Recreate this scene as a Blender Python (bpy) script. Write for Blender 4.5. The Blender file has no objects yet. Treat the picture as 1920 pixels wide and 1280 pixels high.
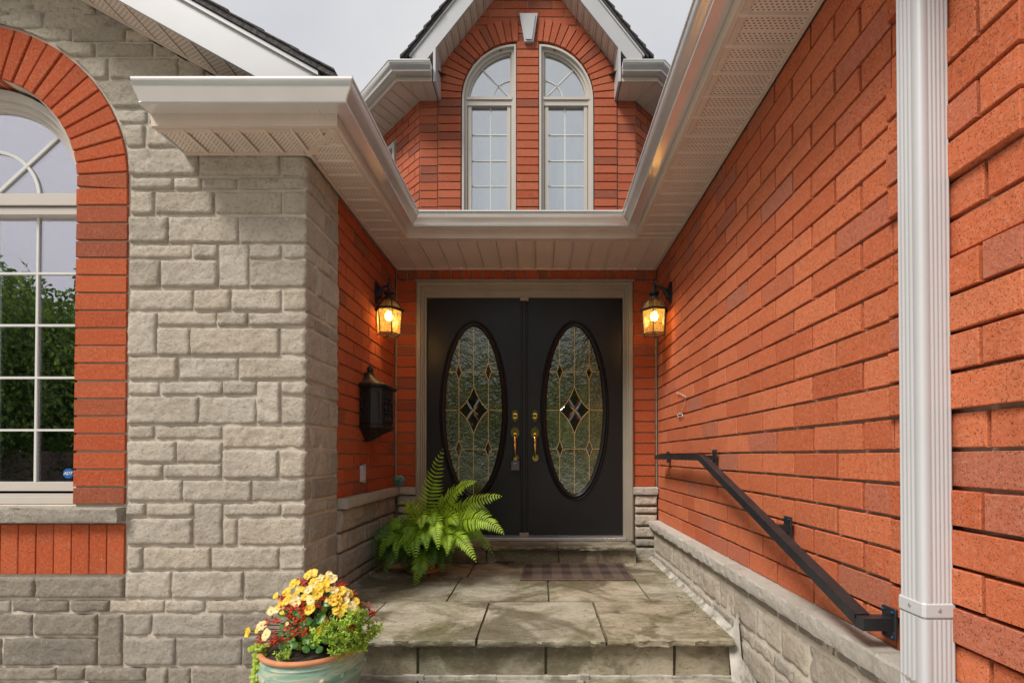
import bpy, math, random
from mathutils import Vector, Matrix, noise
random.seed(7)
R = math.radians
PI = math.pi
C = bpy.context.scene.collection
SC = bpy.context.scene

# ---------------------------------------------------------------- camera
F = 915.0; VX = 1013.0; VY = 855.0; T = 0.0118; CY = VY - F*T
cam = bpy.data.cameras.new('camera'); camo = bpy.data.objects.new('camera', cam); C.objects.link(camo)
cam.sensor_width = 36; cam.lens = F/1920*36
cam.shift_x = -(VX-960)/1920; cam.shift_y = (CY-640)/1920
camo.location = (0, 0, 0); camo.rotation_euler = (PI/2+math.atan(T), 0, 0)
cam.clip_start = .02; cam.clip_end = 500
SC.camera = camo

# ---------------------------------------------------------------- world and sun (bright overcast)
SUN_EL, SUN_AZ = 52, 227      # azimuth clockwise from +Y
w = bpy.data.worlds.new('World'); SC.world = w; w.use_nodes = True
nt = w.node_tree; nt.nodes.clear()
out = nt.nodes.new('ShaderNodeOutputWorld')
sky = nt.nodes.new('ShaderNodeTexSky'); sky.sky_type = 'NISHITA'; sky.sun_disc = False
sky.sun_elevation = R(SUN_EL); sky.sun_rotation = R(SUN_AZ); sky.dust_density = 4; sky.air_density = 1.2
b1 = nt.nodes.new('ShaderNodeBackground'); b1.inputs[1].default_value = .05
b2 = nt.nodes.new('ShaderNodeBackground'); b2.inputs[1].default_value = .29
tc = nt.nodes.new('ShaderNodeTexCoord'); nz = nt.nodes.new('ShaderNodeTexNoise'); nz.inputs['Scale'].default_value = 2.2; nz.inputs['Detail'].default_value = 5
cr = nt.nodes.new('ShaderNodeValToRGB'); cr.color_ramp.elements[0].color = (.76, .775, .82, 1); cr.color_ramp.elements[1].color = (1, .99, .985, 1)
cr.color_ramp.elements[0].position = .35; cr.color_ramp.elements[1].position = .62
nt.links.new(tc.outputs['Generated'], nz.inputs['Vector']); nt.links.new(nz.outputs[0], cr.inputs[0]); nt.links.new(cr.outputs[0], b2.inputs[0])
mx = nt.nodes.new('ShaderNodeMixShader'); mx.inputs[0].default_value = .88
nt.links.new(sky.outputs[0], b1.inputs[0]); nt.links.new(b1.outputs[0], mx.inputs[1]); nt.links.new(b2.outputs[0], mx.inputs[2]); nt.links.new(mx.outputs[0], out.inputs[0])
sl = bpy.data.lights.new('sun', 'SUN'); sl.energy = 1.5; sl.angle = R(18); sl.color = (1, .955, .90)
so = bpy.data.objects.new('sun', sl); C.objects.link(so)
sd = Vector((math.sin(R(SUN_AZ))*math.cos(R(SUN_EL)), math.cos(R(SUN_AZ))*math.cos(R(SUN_EL)), math.sin(R(SUN_EL))))
so.rotation_euler = sd.to_track_quat('Z', 'Y').to_euler()
SC.view_settings.view_transform = 'Standard'; SC.view_settings.look = 'None'; SC.view_settings.gamma = 1
SC.view_settings.use_curve_mapping = False; SC.view_settings.exposure = 1.50
SC.cycles.use_denoising = True; SC.cycles.max_bounces = 10; SC.cycles.diffuse_bounces = 6
SC.cycles.transparent_max_bounces = 16; SC.cycles.sample_clamp_indirect = 4

# ---------------------------------------------------------------- pixel -> place
def P(x, y, Y):                       # point seen at photo pixel (x, y) on the plane at depth Y
    v = (CY-y)/F; Z = Y*(v+T)/(1-v*T); return Vector(((x-VX)/F*(Y+Z*T), Y, Z))
def PX(x, y, X):                      # ... on the plane at side position X
    D = X/((x-VX)/F); v = (CY-y)/F*D; Y = (D-v*T)/(1+T*T); return Vector((X, Y, v+Y*T))
def PZ(x, y, Z):                      # ... on the level Z
    v = (CY-y)/F; Y = Z*(1-T*v)/(v+T); return Vector(((x-VX)/F*(Y+Z*T), Y, Z))

# ---------------------------------------------------------------- objects
WM = {}
def link(name, data, mat=None, parent=None):
    o = bpy.data.objects.new(name, data); C.objects.link(o)
    mat = mat if mat is not None else Matrix.Identity(4)
    o.matrix_basis = mat; WM[o.name] = mat
    if parent is not None:
        o.parent = parent; o.matrix_parent_inverse = WM[parent.name].inverted()
    return o
def tag(o, label=None, cat=None, group=None, kind=None):
    if label: o['label'] = label
    if cat: o['category'] = cat
    if group: o['group'] = group
    if kind: o['kind'] = kind
    return o
def thing(name, label, cat, loc=(0, 0, 0), group=None, kind='thing'):
    return tag(link(name, None, Matrix.Translation(loc)), label, cat, group, kind)
def mesh(name, v, f, mats, smooth=False, mi=None, angle=35):
    me = bpy.data.meshes.new(name); me.from_pydata([tuple(p) for p in v], [], f)
    for m in (mats if isinstance(mats, (list, tuple)) else [mats]): me.materials.append(m)
    if mi: me.polygons.foreach_set('material_index', mi)
    if smooth:
        me.polygons.foreach_set('use_smooth', [True]*len(me.polygons))
        if angle < 179: me.set_sharp_from_angle(angle=R(angle))
    me.update(); return me
class MB:
    def __init__(s): s.v = []; s.f = []; s.m = []; s.cur = 0
    def add(s, v, f, mi=None):
        n = len(s.v); s.v += [Vector(p) for p in v]; s.f += [tuple(i+n for i in q) for q in f]; s.m += [s.cur if mi is None else mi]*len(f); return s
    def box(s, x0, x1, y0, y1, z0, z1, mi=None, b=0):
        if b <= 0:
            v = [(x, y, z) for z in (z0, z1) for y in (y0, y1) for x in (x0, x1)]
            return s.add(v, [(0, 2, 3, 1), (4, 5, 7, 6), (0, 1, 5, 4), (2, 6, 7, 3), (0, 4, 6, 2), (1, 3, 7, 5)], mi)
        b = min(b, (x1-x0)*.45, (y1-y0)*.45, (z1-z0)*.45)
        def ring(o, z): return [(x0+o, y0+b, z), (x0+b, y0+o, z), (x1-b, y0+o, z), (x1-o, y0+b, z), (x1-o, y1-b, z), (x1-b, y1-o, z), (x0+b, y1-o, z), (x0+o, y1-b, z)]
        rs = [ring(b, z0), ring(0, z0+b), ring(0, z1-b), ring(b, z1)]
        v = [p for r in rs for p in r]; f = [tuple(reversed(range(8))), tuple(range(24, 32))]
        for k in range(3):
            for i in range(8):
                j = (i+1) % 8; f.append((k*8+i, k*8+j, k*8+8+j, k*8+8+i))
        return s.add(v, f, mi)
    def obox(s, c, ax, h, mi=None, b=0):      # oriented box
        t = MB(); t.box(-h[0], h[0], -h[1], h[1], -h[2], h[2], mi, b)
        a, bb, cc = [Vector(q).normalized() for q in ax]; c = Vector(c)
        return s.add([c+a*p.x+bb*p.y+cc*p.z for p in t.v], t.f, mi)
    def bar(s, p, q, wd, ht, up=(0, 0, 1), mi=None, b=0):
        p = Vector(p); q = Vector(q); d = (q-p); L = d.length; d.normalize(); u = Vector(up); sd_ = d.cross(u).normalized(); u = sd_.cross(d)
        return s.obox((p+q)/2, (d, sd_, u), (L/2, wd/2, ht/2), mi, b)
    def prism(s, poly, a, b, mp, mi=None):     # poly of 2D points, mp(p2, d) -> 3D, d from a to b
        n = len(poly); v = [mp(p, a) for p in poly]+[mp(p, b) for p in poly]
        f = [tuple(range(n)), tuple(reversed(range(n, 2*n)))]+[(i, i+n, (i+1) % n+n, (i+1) % n) for i in range(n)]
        return s.add(v, f, mi)
    def tube(s, pts, r, n=8, mi=None, caps=True):
        pts = [Vector(p) for p in pts]; rs = r if isinstance(r, (list, tuple)) else [r]*len(pts)
        v = []; f = []; u = None
        for i, p in enumerate(pts):
            d = (pts[min(i+1, len(pts)-1)]-pts[max(i-1, 0)]).normalized()
            if u is None: u = d.orthogonal().normalized()
            u = (u-d*u.dot(d)).normalized(); w_ = d.cross(u)
            for k in range(n):
                a = 2*PI*k/n; v.append(p+(u*math.cos(a)+w_*math.sin(a))*rs[i])
        for i in range(len(pts)-1):
            for k in range(n):
                j = (k+1) % n; f.append((i*n+k, i*n+j, i*n+n+j, i*n+n+k))
        if caps: f += [tuple(reversed(range(n))), tuple(range((len(pts)-1)*n, len(pts)*n))]
        return s.add(v, f, mi)
    def lathe(s, prof, n=24, mi=None, c=(0, 0, 0), ax=None, ph=0):   # prof of (r, z)
        c = Vector(c); v = []; f = []
        X, Y_, Z_ = ax if ax else (Vector((1, 0, 0)), Vector((0, 1, 0)), Vector((0, 0, 1)))
        for r, z in prof:
            for k in range(n):
                a = 2*PI*k/n+ph; v.append(c+X*r*math.cos(a)+Y_*r*math.sin(a)+Z_*z)
        m = len(prof)
        for i in range(m-1):
            for k in range(n):
                j = (k+1) % n; f.append((i*n+k, i*n+j, i*n+n+j, i*n+n+k))
        if prof[0][0] > 1e-5: f.append(tuple(reversed(range(n))))
        if prof[-1][0] > 1e-5: f.append(tuple(range((m-1)*n, m*n)))
        return s.add(v, f, mi)
    def sweep(s, path, prof, mp, closed=False, mi=None, pclosed=True, caps=True):
        # path of 2D points; prof of (w, d): w to the right of travel, d out of plane; mp((x, y), d) -> 3D
        n = len(path); m = len(prof); v = []; f = []
        for i in range(n):
            p = Vector(path[i])
            a = Vector(path[(i-1) % n]) if (closed or i > 0) else None
            b = Vector(path[(i+1) % n]) if (closed or i < n-1) else None
            n1 = None if a is None else Vector(((p-a).y, -(p-a).x)).normalized()
            n2 = None if b is None else Vector(((b-p).y, -(b-p).x)).normalized()
            if n1 is None: nn = n2
            elif n2 is None: nn = n1
            else: nn = (n1+n2)/(1+max(-.6, n1.dot(n2)))
            for wv, d in prof: v.append(mp(p+nn*wv, d))
        for i in range(n if closed else n-1):
            i2 = (i+1) % n
            for k in range(m if pclosed else m-1):
                k2 = (k+1) % m; f.append((i*m+k, i2*m+k, i2*m+k2, i*m+k2))
        if not closed and pclosed and caps: f += [tuple(range(m)), tuple(reversed(range((n-1)*m, n*m)))]
        return s.add(v, f, mi)
    def me(s, name, mats, smooth=False, angle=35): return mesh(name, s.v, s.f, mats, smooth, s.m, angle)
    def build(s, name, mats, parent=None, smooth=False, mat=None, angle=35):
        if parent is not None and mat is None:     # origin at the part itself
            c = Vector([sum(p[i] for p in s.v)/len(s.v) for i in range(3)]); s.v = [p-c for p in s.v]; mat = Matrix.Translation(c)
        return link(name, s.me(name, mats, smooth, angle), mat, parent)

XZ = lambda p, d: Vector((p[0], d, p[1]))      # plane facing the camera
XY = lambda p, d: Vector((p[0], p[1], d))      # level plane

# ---------------------------------------------------------------- materials
def nodes(name):
    m = bpy.data.materials.new(name); m.use_nodes = True; t = m.node_tree; return m, t, t.nodes['Principled BSDF']
def N(t, ty, **k):
    n = t.nodes.new(ty)
    for a, b in k.items():
        if a in n.inputs: n.inputs[a].default_value = b
        else: setattr(n, a, b)
    return n
def ramp(t, src, stops, interp='LINEAR'):
    r = t.nodes.new('ShaderNodeValToRGB'); r.color_ramp.interpolation = interp; e = r.color_ramp.elements
    while len(e) < len(stops): e.new(.5)
    for i, (p, c) in enumerate(stops):
        e[i].position = p; e[i].color = (c, c, c, 1) if isinstance(c, (int, float)) else (*c, 1)
    t.links.new(src, r.inputs[0]); return r.outputs[0]
def mixc(t, a, b, fac, mode='MIX'):
    m = t.nodes.new('ShaderNodeMix'); m.data_type = 'RGBA'; m.blend_type = mode
    for s_, k in ((fac, 0), (a, 6), (b, 7)):
        if isinstance(s_, (int, float)): m.inputs[k].default_value = s_
        elif isinstance(s_, tuple): m.inputs[k].default_value = (*s_, 1)
        else: t.links.new(s_, m.inputs[k])
    return m.outputs[2]
def coords(t, rnd=True, scale=(1, 1, 1)):
    tc = t.nodes.new('ShaderNodeTexCoord'); mp = t.nodes.new('ShaderNodeMapping'); mp.inputs['Scale'].default_value = scale
    t.links.new(tc.outputs['Object'], mp.inputs[0])
    if rnd:
        oi = t.nodes.new('ShaderNodeObjectInfo'); mu = t.nodes.new('ShaderNodeVectorMath'); mu.operation = 'SCALE'; mu.inputs[0].default_value = (37, 53, 71)
        t.links.new(oi.outputs['Random'], mu.inputs['Scale']); t.links.new(mu.outputs[0], mp.inputs['Location'])
    return mp.outputs[0]
def noisen(t, vec, scale, detail=4, rough=.55, dist=0):
    n = N(t, 'ShaderNodeTexNoise', Scale=scale, Detail=detail, Roughness=rough, Distortion=dist); t.links.new(vec, n.inputs['Vector']); return n.outputs[0]
def bump(t, b, hs, strength=.5, dist=.01):
    last = None
    for h, s_, d in hs:
        bn = N(t, 'ShaderNodeBump', Strength=s_, Distance=d); t.links.new(h, bn.inputs['Height'])
        if last is not None: t.links.new(last, bn.inputs['Normal'])
        last = bn.outputs[0]
    t.links.new(last, b.inputs['Normal'])
def simple(name, col, rough=.5, metal=0, var=.12, vscale=8, bmp=0, bscale=60, spec=.5, coat=0, rnd=True, dirt=None):
    m, t, b = nodes(name); v = coords(t, rnd)
    n = noisen(t, v, vscale, 5)
    lo = tuple(c*(1-var) for c in col); hi = tuple(min(1, c*(1+var)) for c in col)
    c = ramp(t, n, [(.3, lo), (.7, hi)])
    if dirt:
        dn = noisen(t, v, dirt[1], 8, .7); c = mixc(t, c, dirt[0], ramp(t, dn, [(dirt[2], 0), (dirt[2]+.12, dirt[3])]))
    t.links.new(c, b.inputs['Base Color'])
    rr = ramp(t, n, [(.3, min(1, rough*1.15)), (.7, rough*.85)]); t.links.new(rr, b.inputs['Roughness'])
    b.inputs['Metallic'].default_value = metal; b.inputs['Specular IOR Level'].default_value = spec; b.inputs['Coat Weight'].default_value = coat
    if bmp: bump(t, b, [(noisen(t, v, bscale, 6), bmp, .004)])
    return m
def make_brick(name, stops, pit=.55):
    m, t, b = nodes(name); v = coords(t); oi = t.nodes.new('ShaderNodeObjectInfo')
    base = ramp(t, oi.outputs['Random'], stops)
    big = noisen(t, v, 9, 4); c = mixc(t, base, (.32, .12, .06), ramp(t, big, [(.52, 0), (.75, .35)]))
    g = noisen(t, v, 85, 5, .65); c = mixc(t, c, c, 0); c = mixc(t, c, (1, .9, .8), ramp(t, g, [(.5, 0), (.8, .10)]))
    c = mixc(t, c, (.25, .06, .03), ramp(t, g, [(.25, .45), (.45, 0)]))
    sp = t.nodes.new('ShaderNodeMapping'); sp.inputs['Scale'].default_value = (1, 1, 1.0); t.links.new(v, sp.inputs[0])
    p = noisen(t, sp.outputs[0], 260, 3, .6, .2); pits = ramp(t, p, [(.61, 0), (.68, 1)])
    c = mixc(t, c, (.10, .035, .022), mixc(t, 0.0 if False else (0, 0, 0), pits, pit))
    wh = noisen(t, v, 130, 2, .5); c = mixc(t, c, (.75, .62, .52), ramp(t, wh, [(.74, 0), (.78, .7)]))
    t.links.new(c, b.inputs['Base Color']); b.inputs['Roughness'].default_value = .9; b.inputs['Specular IOR Level'].default_value = .15
    inv = ramp(t, p, [(.60, 1), (.68, 0)])
    bump(t, b, [(g, .6, .004), (inv, .9, .004)])
    return m
M = {}
M['brick'] = make_brick('orange_brick', [(0, (.43, .104, .041)), (.2, (.55, .150, .062)), (.4, (.45, .110, .044)), (.6, (.57, .164, .071)), (.87, (.48, .124, .052)), (.92, (.44, .128, .068)), (1, (.39, .135, .078))])
M['brick_deep'] = make_brick('deep_red_brick', [(0, (.38, .072, .024)), (.3, (.46, .098, .033)), (.55, (.40, .078, .026)), (.84, (.46, .105, .038)), (.9, (.29, .075, .036)), (1, (.29, .085, .043))])
M['brick_rose'] = make_brick('rose_brick', [(0, (.42, .105, .050)), (.25, (.50, .14, .070)), (.5, (.42, .098, .045)), (.82, (.48, .125, .062)), (.9, (.31, .09, .05)), (1, (.30, .095, .055))])
M['mortar'] = simple('mortar', (.36, .285, .21), .95, var=.18, vscale=14, bmp=.6, bscale=160, rnd=False)
M['mortar_stone'] = simple('stone_mortar', (.50, .44, .36), .95, var=.12, vscale=12, bmp=.5, bscale=140, rnd=False)
def make_stone(name, stops, dark=.25):
    m, t, b = nodes(name); v = coords(t); oi = t.nodes.new('ShaderNodeObjectInfo')
    base = ramp(t, oi.outputs['Random'], stops)
    a = noisen(t, v, 7, 6, .6); c = mixc(t, base, (.33, .27, .20), ramp(t, a, [(.45, .0), (.72, .5)]))
    g = noisen(t, v, 60, 8, .7); c = mixc(t, c, (.14, .12, .10), ramp(t, g, [(.34, dark), (.48, 0)])); c = mixc(t, c, (.66, .62, .54), ramp(t, g, [(.56, 0), (.78, .5)]))
    f = noisen(t, v, 260, 3, .6); c = mixc(t, c, (.62, .59, .53), ramp(t, f, [(.70, 0), (.76, .55)]))
    t.links.new(c, b.inputs['Base Color']); b.inputs['Roughness'].default_value = .9; b.inputs['Specular IOR Level'].default_value = .25
    fine = noisen(t, v, 150, 7, .8)
    bump(t, b, [(noisen(t, v, 24, 8, .62), .9, .018), (g, 1, .008), (fine, .9, .005)]); return m
M['stone'] = make_stone('ashlar_stone', [(0, (.48, .42, .335)), (.2, (.58, .515, .42)), (.4, (.43, .38, .305)), (.6, (.55, .475, .375)), (.8, (.50, .44, .355)), (1, (.54, .485, .40))], .45)
M['stone_dark'] = make_stone('dark_ashlar', [(0, (.27, .235, .19)), (.4, (.34, .29, .235)), (.7, (.22, .195, .16)), (1, (.30, .26, .21))], .5)  # darker ashlar, chosen for stones in the lower rows
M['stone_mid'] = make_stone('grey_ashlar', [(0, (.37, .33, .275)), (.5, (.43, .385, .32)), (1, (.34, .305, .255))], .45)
M['ledge'] = make_stone('limestone_ledge', [(0, (.50, .46, .40)), (1, (.56, .52, .455))], .18)
def make_slab(name, moss):
    m, t, b = nodes(name); v = coords(t, False); oi = t.nodes.new('ShaderNodeObjectInfo')
    tc = t.nodes.new('ShaderNodeNewGeometry'); pos = tc.outputs['Position']
    mp = t.nodes.new('ShaderNodeMapping'); mp.inputs['Scale'].default_value = (1, 1.7, 1.7); t.links.new(pos, mp.inputs[0])
    base = ramp(t, oi.outputs['Random'], [(0, (.33, .28, .195)), (.4, (.40, .345, .25)), (.7, (.34, .315, .245)), (1, (.29, .265, .19))])
    lay = noisen(t, mp.outputs[0], 3.6, 9, .62, .5); c = mixc(t, base, (.16, .125, .075), ramp(t, lay, [(.46, 0), (.64, .8)])); c = mixc(t, c, (.50, .46, .37), ramp(t, lay, [(.28, .3), (.42, 0)]))
    st = noisen(t, pos, 1.9, 5, .6, .6); wet = ramp(t, st, [(.50, 0), (.56, .72)]); c = mixc(t, c, (.085, .07, .035), wet)
    ms = noisen(t, pos, 2.7, 7, .68, .4); c = mixc(t, c, (.115, .11, .035), ramp(t, ms, [(.49, 0), (.62, moss)]))
    g = noisen(t, mp.outputs[0], 32, 9, .78); c = mixc(t, c, (.07, .06, .04), ramp(t, g, [(.34, .75), (.47, 0)])); c = mixc(t, c, (.55, .52, .45), ramp(t, g, [(.55, 0), (.72, .5)])); g2 = noisen(t, pos, 150, 4, .7); c = mixc(t, c, (.06, .05, .035), ramp(t, g2, [(.32, .6), (.42, 0)]))
    wv = N(t, 'ShaderNodeTexWave', Scale=.9, Distortion=14.0, Detail=4.0); wv.bands_direction = 'Y'; t.links.new(pos, wv.inputs['Vector'])
    crk = ramp(t, wv.outputs[0], [(.0, 1), (.02, 0)]); c = mixc(t, c, (.06, .05, .035), mixc(t, (0, 0, 0), crk, .28))
    t.links.new(c, b.inputs['Base Color']); t.links.new(ramp(t, wet, [(0, .82), (.6, .5)]), b.inputs['Roughness'])
    bump(t, b, [(lay, .5, .02), (g, .6, .004), (noisen(t, pos, 180, 4, .7), .3, .002)]); return m
M['slab'] = make_slab('sandstone_flag', .6); M['slab_riser'] = make_slab('sandstone_riser', .35)
M['joint'] = simple('mossy_joint', (.10, .085, .05), .95, var=.4, vscale=25, bmp=.8, bscale=120, rnd=False, dirt=((.09, .12, .02), 6, .5, .8))
M['white'] = simple('white_aluminium', (.45, .45, .455), .38, var=.05, vscale=3, dirt=((.42, .37, .31), 14, .62, .35))
M['gutter'] = simple('gutter_aluminium', (.70, .68, .66), .24, .55, var=.07, vscale=4, dirt=((.30, .24, .19), 22, .62, .45))
M['pipe'] = simple('downspout_aluminium', (.50, .50, .505), .42, 0.0, var=.04, vscale=3, dirt=((.35, .33, .31), 60, .70, .5))
M['fascia'] = simple('beige_fascia', (.56, .46, .37), .5, var=.08, vscale=5, dirt=((.20, .14, .10), 45, .63, .5))  # base browned to hold warm brick bounce as well as dirt
def make_soffit(name, ax, plain=False):
    m, t, b = nodes(name); g = t.nodes.new('ShaderNodeNewGeometry'); pos = g.outputs['Position']
    n = noisen(t, pos, 3, 4); c = ramp(t, n, [(.3, (.58, .49, .40)), (.7, (.68, .58, .49))])  # warm light bounced off the brick is mixed into this tan
    sp = noisen(t, pos, 55, 5, .7); c = mixc(t, c, (.16, .10, .07), ramp(t, sp, [(.67, 0), (.72, .6)]))
    if not plain:
        s = t.nodes.new('ShaderNodeSeparateXYZ'); t.links.new(pos, s.inputs[0])
        def mth(op, a, bb=None, cc=None):
            q = t.nodes.new('ShaderNodeMath'); q.operation = op
            for i, z_ in enumerate((a, bb, cc)):
                if z_ is None: continue
                if isinstance(z_, (int, float)): q.inputs[i].default_value = z_
                else: t.links.new(z_, q.inputs[i])
            return q.outputs[0]
        U, V = (s.outputs[0], s.outputs[1]) if ax == 'x' else (s.outputs[1], s.outputs[0])
        v = mth('DIVIDE', V, .0105); row = mth('FLOOR', v); odd = mth('MULTIPLY', mth('MODULO', mth('ABSOLUTE', row), 2), .5)
        u = mth('ADD', mth('DIVIDE', U, .019), odd)
        fu = mth('SUBTRACT', mth('FRACT', u), .5); fv = mth('SUBTRACT', mth('FRACT', v), .5)
        d = mth('ADD', mth('POWER', mth('MULTIPLY', fu, 3.6), 2), mth('POWER', mth('MULTIPLY', fv, 3.4), 2))
        hole = ramp(t, d, [(.55, 1), (.9, 0)]); c = mixc(t, c, (.06, .035, .02), mixc(t, (0, 0, 0), hole, .85))
    t.links.new(c, b.inputs['Base Color']); b.inputs['Roughness'].default_value = .55; return m
M['soffit_x'] = make_soffit('perforated_soffit_side', 'x'); M['soffit_y'] = make_soffit('perforated_soffit_front', 'y'); M['soffit_plain'] = make_soffit('plain_soffit', 'x', True)
M['casing'] = simple('taupe_casing', (.30, .262, .20), .5, var=.06, vscale=6, bmp=.05, bscale=40)
M['winframe'] = simple('window_frame_paint', (.50, .455, .40), .42, var=.04, vscale=5)
M['muntin'] = simple('muntin_white', (.60, .60, .56), .4, var=.03)
M['doorpaint'] = simple('black_door_paint', (.008, .0078, .008), .42, var=.25, vscale=3, bmp=.10, bscale=9, rnd=False, dirt=((.09, .085, .08), 90, .69, .6))
M['black'] = simple('black_iron', (.012, .012, .013), .52, .0, var=.4, vscale=30, bmp=.3, bscale=150)
M['rail'] = simple('black_powder_coat', (.022, .023, .026), .38, .1, var=.3, vscale=14, dirt=((.10, .10, .11), 40, .64, .5))
M['iron'] = simple('weathered_highlit_iron', (.035, .03, .028), .5, .5, var=.5, vscale=40, bmp=.4, bscale=120, dirt=((.30, .26, .22), 90, .62, .6))  # weathered iron; its paler tone also paints highlights on the mailbox reliefs
M['doorpaint'].node_tree.nodes['Principled BSDF'].inputs['Specular IOR Level'].default_value = .42
M['brass'] = simple('polished_brass', (.78, .52, .16), .16, 1, var=.12, vscale=20)
M['came'] = simple('brass_came', (.85, .55, .18), .35, .6, var=.1)
M['grey_plastic'] = simple('grey_plastic', (.10, .105, .115), .45, var=.1)
M['silver'] = simple('silver_trim', (.55, .55, .56), .3, .7, var=.1)
M['cream'] = simple('aged_cream_plastic', (.62, .55, .42), .45)
M['teal'] = simple('verdigris_ceramic', (.07, .19, .155), .45, var=.5, vscale=50, bmp=.7, bscale=70, dirt=((.30, .42, .36), 70, .55, .7))
M['blue'] = simple('blue_plastic', (.01, .10, .33), .4); M['boltblue'] = simple('blue_bolt', (.01, .07, .16), .35, .3)
M['shingle'] = simple('asphalt_shingle', (.055, .05, .05), .95, var=.4, vscale=60, bmp=.8, bscale=200)
M['terracotta'] = simple('terracotta', (.50, .20, .09), .8, var=.15, vscale=15, bmp=.2)
M['soil'] = simple('potting_soil', (.03, .02, .012), 1, var=.5, vscale=50, bmp=1, bscale=90)
M['concrete'] = simple('old_white_mortar', (.40, .37, .32), .95, var=.35, vscale=9, bmp=.9, bscale=45, rnd=False, dirt=((.16, .14, .10), 12, .5, .8))
M['drive'] = simple('driveway_concrete', (.47, .44, .40), .9, var=.12, vscale=2, bmp=.3, bscale=80, rnd=False)
M['lawn'] = simple('lawn', (.06, .11, .025), .95, var=.4, vscale=3, bmp=.8, bscale=60, rnd=False)
M['asphalt'] = simple('road_asphalt', (.05, .05, .052), .9, var=.2, vscale=3, rnd=False)
M['bark'] = simple('bark', (.08, .06, .045), .95, var=.4, vscale=12, bmp=1, bscale=20)
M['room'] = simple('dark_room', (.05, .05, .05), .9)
M['curtain'] = simple('pale_curtain', (.60, .66, .58), .9, var=.05)
M['sheer'] = simple('reflection_blue_sheer', (.34, .44, .44), .9, var=.05)  # blue put in for the pale reflection of the upper panes
def leafm(name, c, tr=.35, rough=.45, var=.35):
    m, t, b = nodes(name); v = coords(t)
    n = noisen(t, v, 14, 3); lo = tuple(x*(1-var) for x in c); hi = tuple(x*(1+var) for x in c); col = ramp(t, n, [(.3, lo), (.7, hi)])
    t.links.new(col, b.inputs['Base Color']); b.inputs['Roughness'].default_value = rough
    ts = t.nodes.new('ShaderNodeBsdfTranslucent'); t.links.new(col, ts.inputs[0]); mx = t.nodes.new('ShaderNodeMixShader'); mx.inputs[0].default_value = tr
    o = t.nodes['Material Output']; t.links.new(b.outputs[0], mx.inputs[1]); t.links.new(ts.outputs[0], mx.inputs[2]); t.links.new(mx.outputs[0], o.inputs[0]); return m
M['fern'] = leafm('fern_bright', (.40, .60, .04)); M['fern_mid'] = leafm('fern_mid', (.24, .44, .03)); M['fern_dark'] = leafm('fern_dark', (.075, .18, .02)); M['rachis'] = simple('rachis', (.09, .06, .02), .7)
M['petal'] = leafm('yellow_petal', (.88, .62, .05), .3, .5, .12); M['petal_pale'] = leafm('cream_petal', (.88, .74, .36), .3, .5, .12); M['petal_deep'] = leafm('deep_yellow_petal', (.85, .42, .01), .3, .5, .1)
M['redleaf'] = leafm('red_blossom', (.60, .06, .015), .25, .5, .4)
M['bleaf'] = leafm('begonia_leaf', (.075, .21, .04), .2, .35, .4); M['bleaf_light'] = leafm('light_leaf', (.20, .40, .04), .3, .4, .3)
M['sedum'] = leafm('sedum_green', (.36, .52, .05), .3, .5, .45); M['jenny'] = leafm('creeping_jenny', (.40, .52, .05), .35, .5, .3)
M['tree'] = leafm('tree_leaf', (.07, .13, .022), .3, .5, .5); M['tree2'] = leafm('tree_leaf_light', (.17, .27, .04), .3, .5, .4)
M['dead'] = simple('dead_leaf', (.05, .022, .012), .8, var=.4, vscale=40)
def glassm(name, fac, tint, rough=0., bmp=None):
    m, t, b = nodes(name); t.nodes.remove(b); o = t.nodes['Material Output']
    g = N(t, 'ShaderNodeBsdfGlossy', Roughness=rough, Color=(*tint, 1)); tr = N(t, 'ShaderNodeBsdfTransparent'); mx = N(t, 'ShaderNodeMixShader'); mx.inputs[0].default_value = fac
    tr.inputs[0].default_value = (.93, .95, .94, 1)
    t.links.new(tr.outputs[0], mx.inputs[1]); t.links.new(g.outputs[0], mx.inputs[2]); t.links.new(mx.outputs[0], o.inputs[0]); return m
M['glass'] = glassm('window_glass', .44, (.92, .90, 1.0)); M['glass_upper'] = glassm('upper_window_glass', .42, (.95, .97, 1.0))
m, t, b = nodes('obscured_door_glass'); v = coords(t, False)
n1 = noisen(t, v, 42, 1.5, .5, 1.2); n2 = noisen(t, v, 7, 6, .7); b.inputs['Roughness'].default_value = .10; b.inputs['IOR'].default_value = 1.85
t.links.new(ramp(t, n2, [(.35, (.020, .028, .006)), (.65, (.085, .105, .026))]), b.inputs['Base Color']); b.inputs['Specular IOR Level'].default_value = .9  # olive green in the base colour paints the mirrored garden
bump(t, b, [(n1, .30, .006), (noisen(t, v, 12, 2), .25, .02)]); M['doorglass'] = m
m, t, b = nodes('bevelled_clear_glass'); b.inputs['Base Color'].default_value = (.012, .014, .01, 1); b.inputs['Roughness'].default_value = .03; b.inputs['IOR'].default_value = 1.9; M['bevelglass'] = m
m, t, b = nodes('seeded_amber_glass'); t.nodes.remove(b); v = coords(t)
tl = N(t, 'ShaderNodeBsdfTranslucent', Color=(.95, .66, .24, 1)); tr = N(t, 'ShaderNodeBsdfTransparent', Color=(.98, .86, .58, 1)); gl = N(t, 'ShaderNodeBsdfGlossy', Roughness=.12)
mx1 = N(t, 'ShaderNodeMixShader'); mx2 = N(t, 'ShaderNodeMixShader'); mx2.inputs[0].default_value = .12
sd_ = noisen(t, v, 110, 4, .6); t.links.new(ramp(t, sd_, [(.35, .75), (.65, .45)]), mx1.inputs[0])
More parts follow.
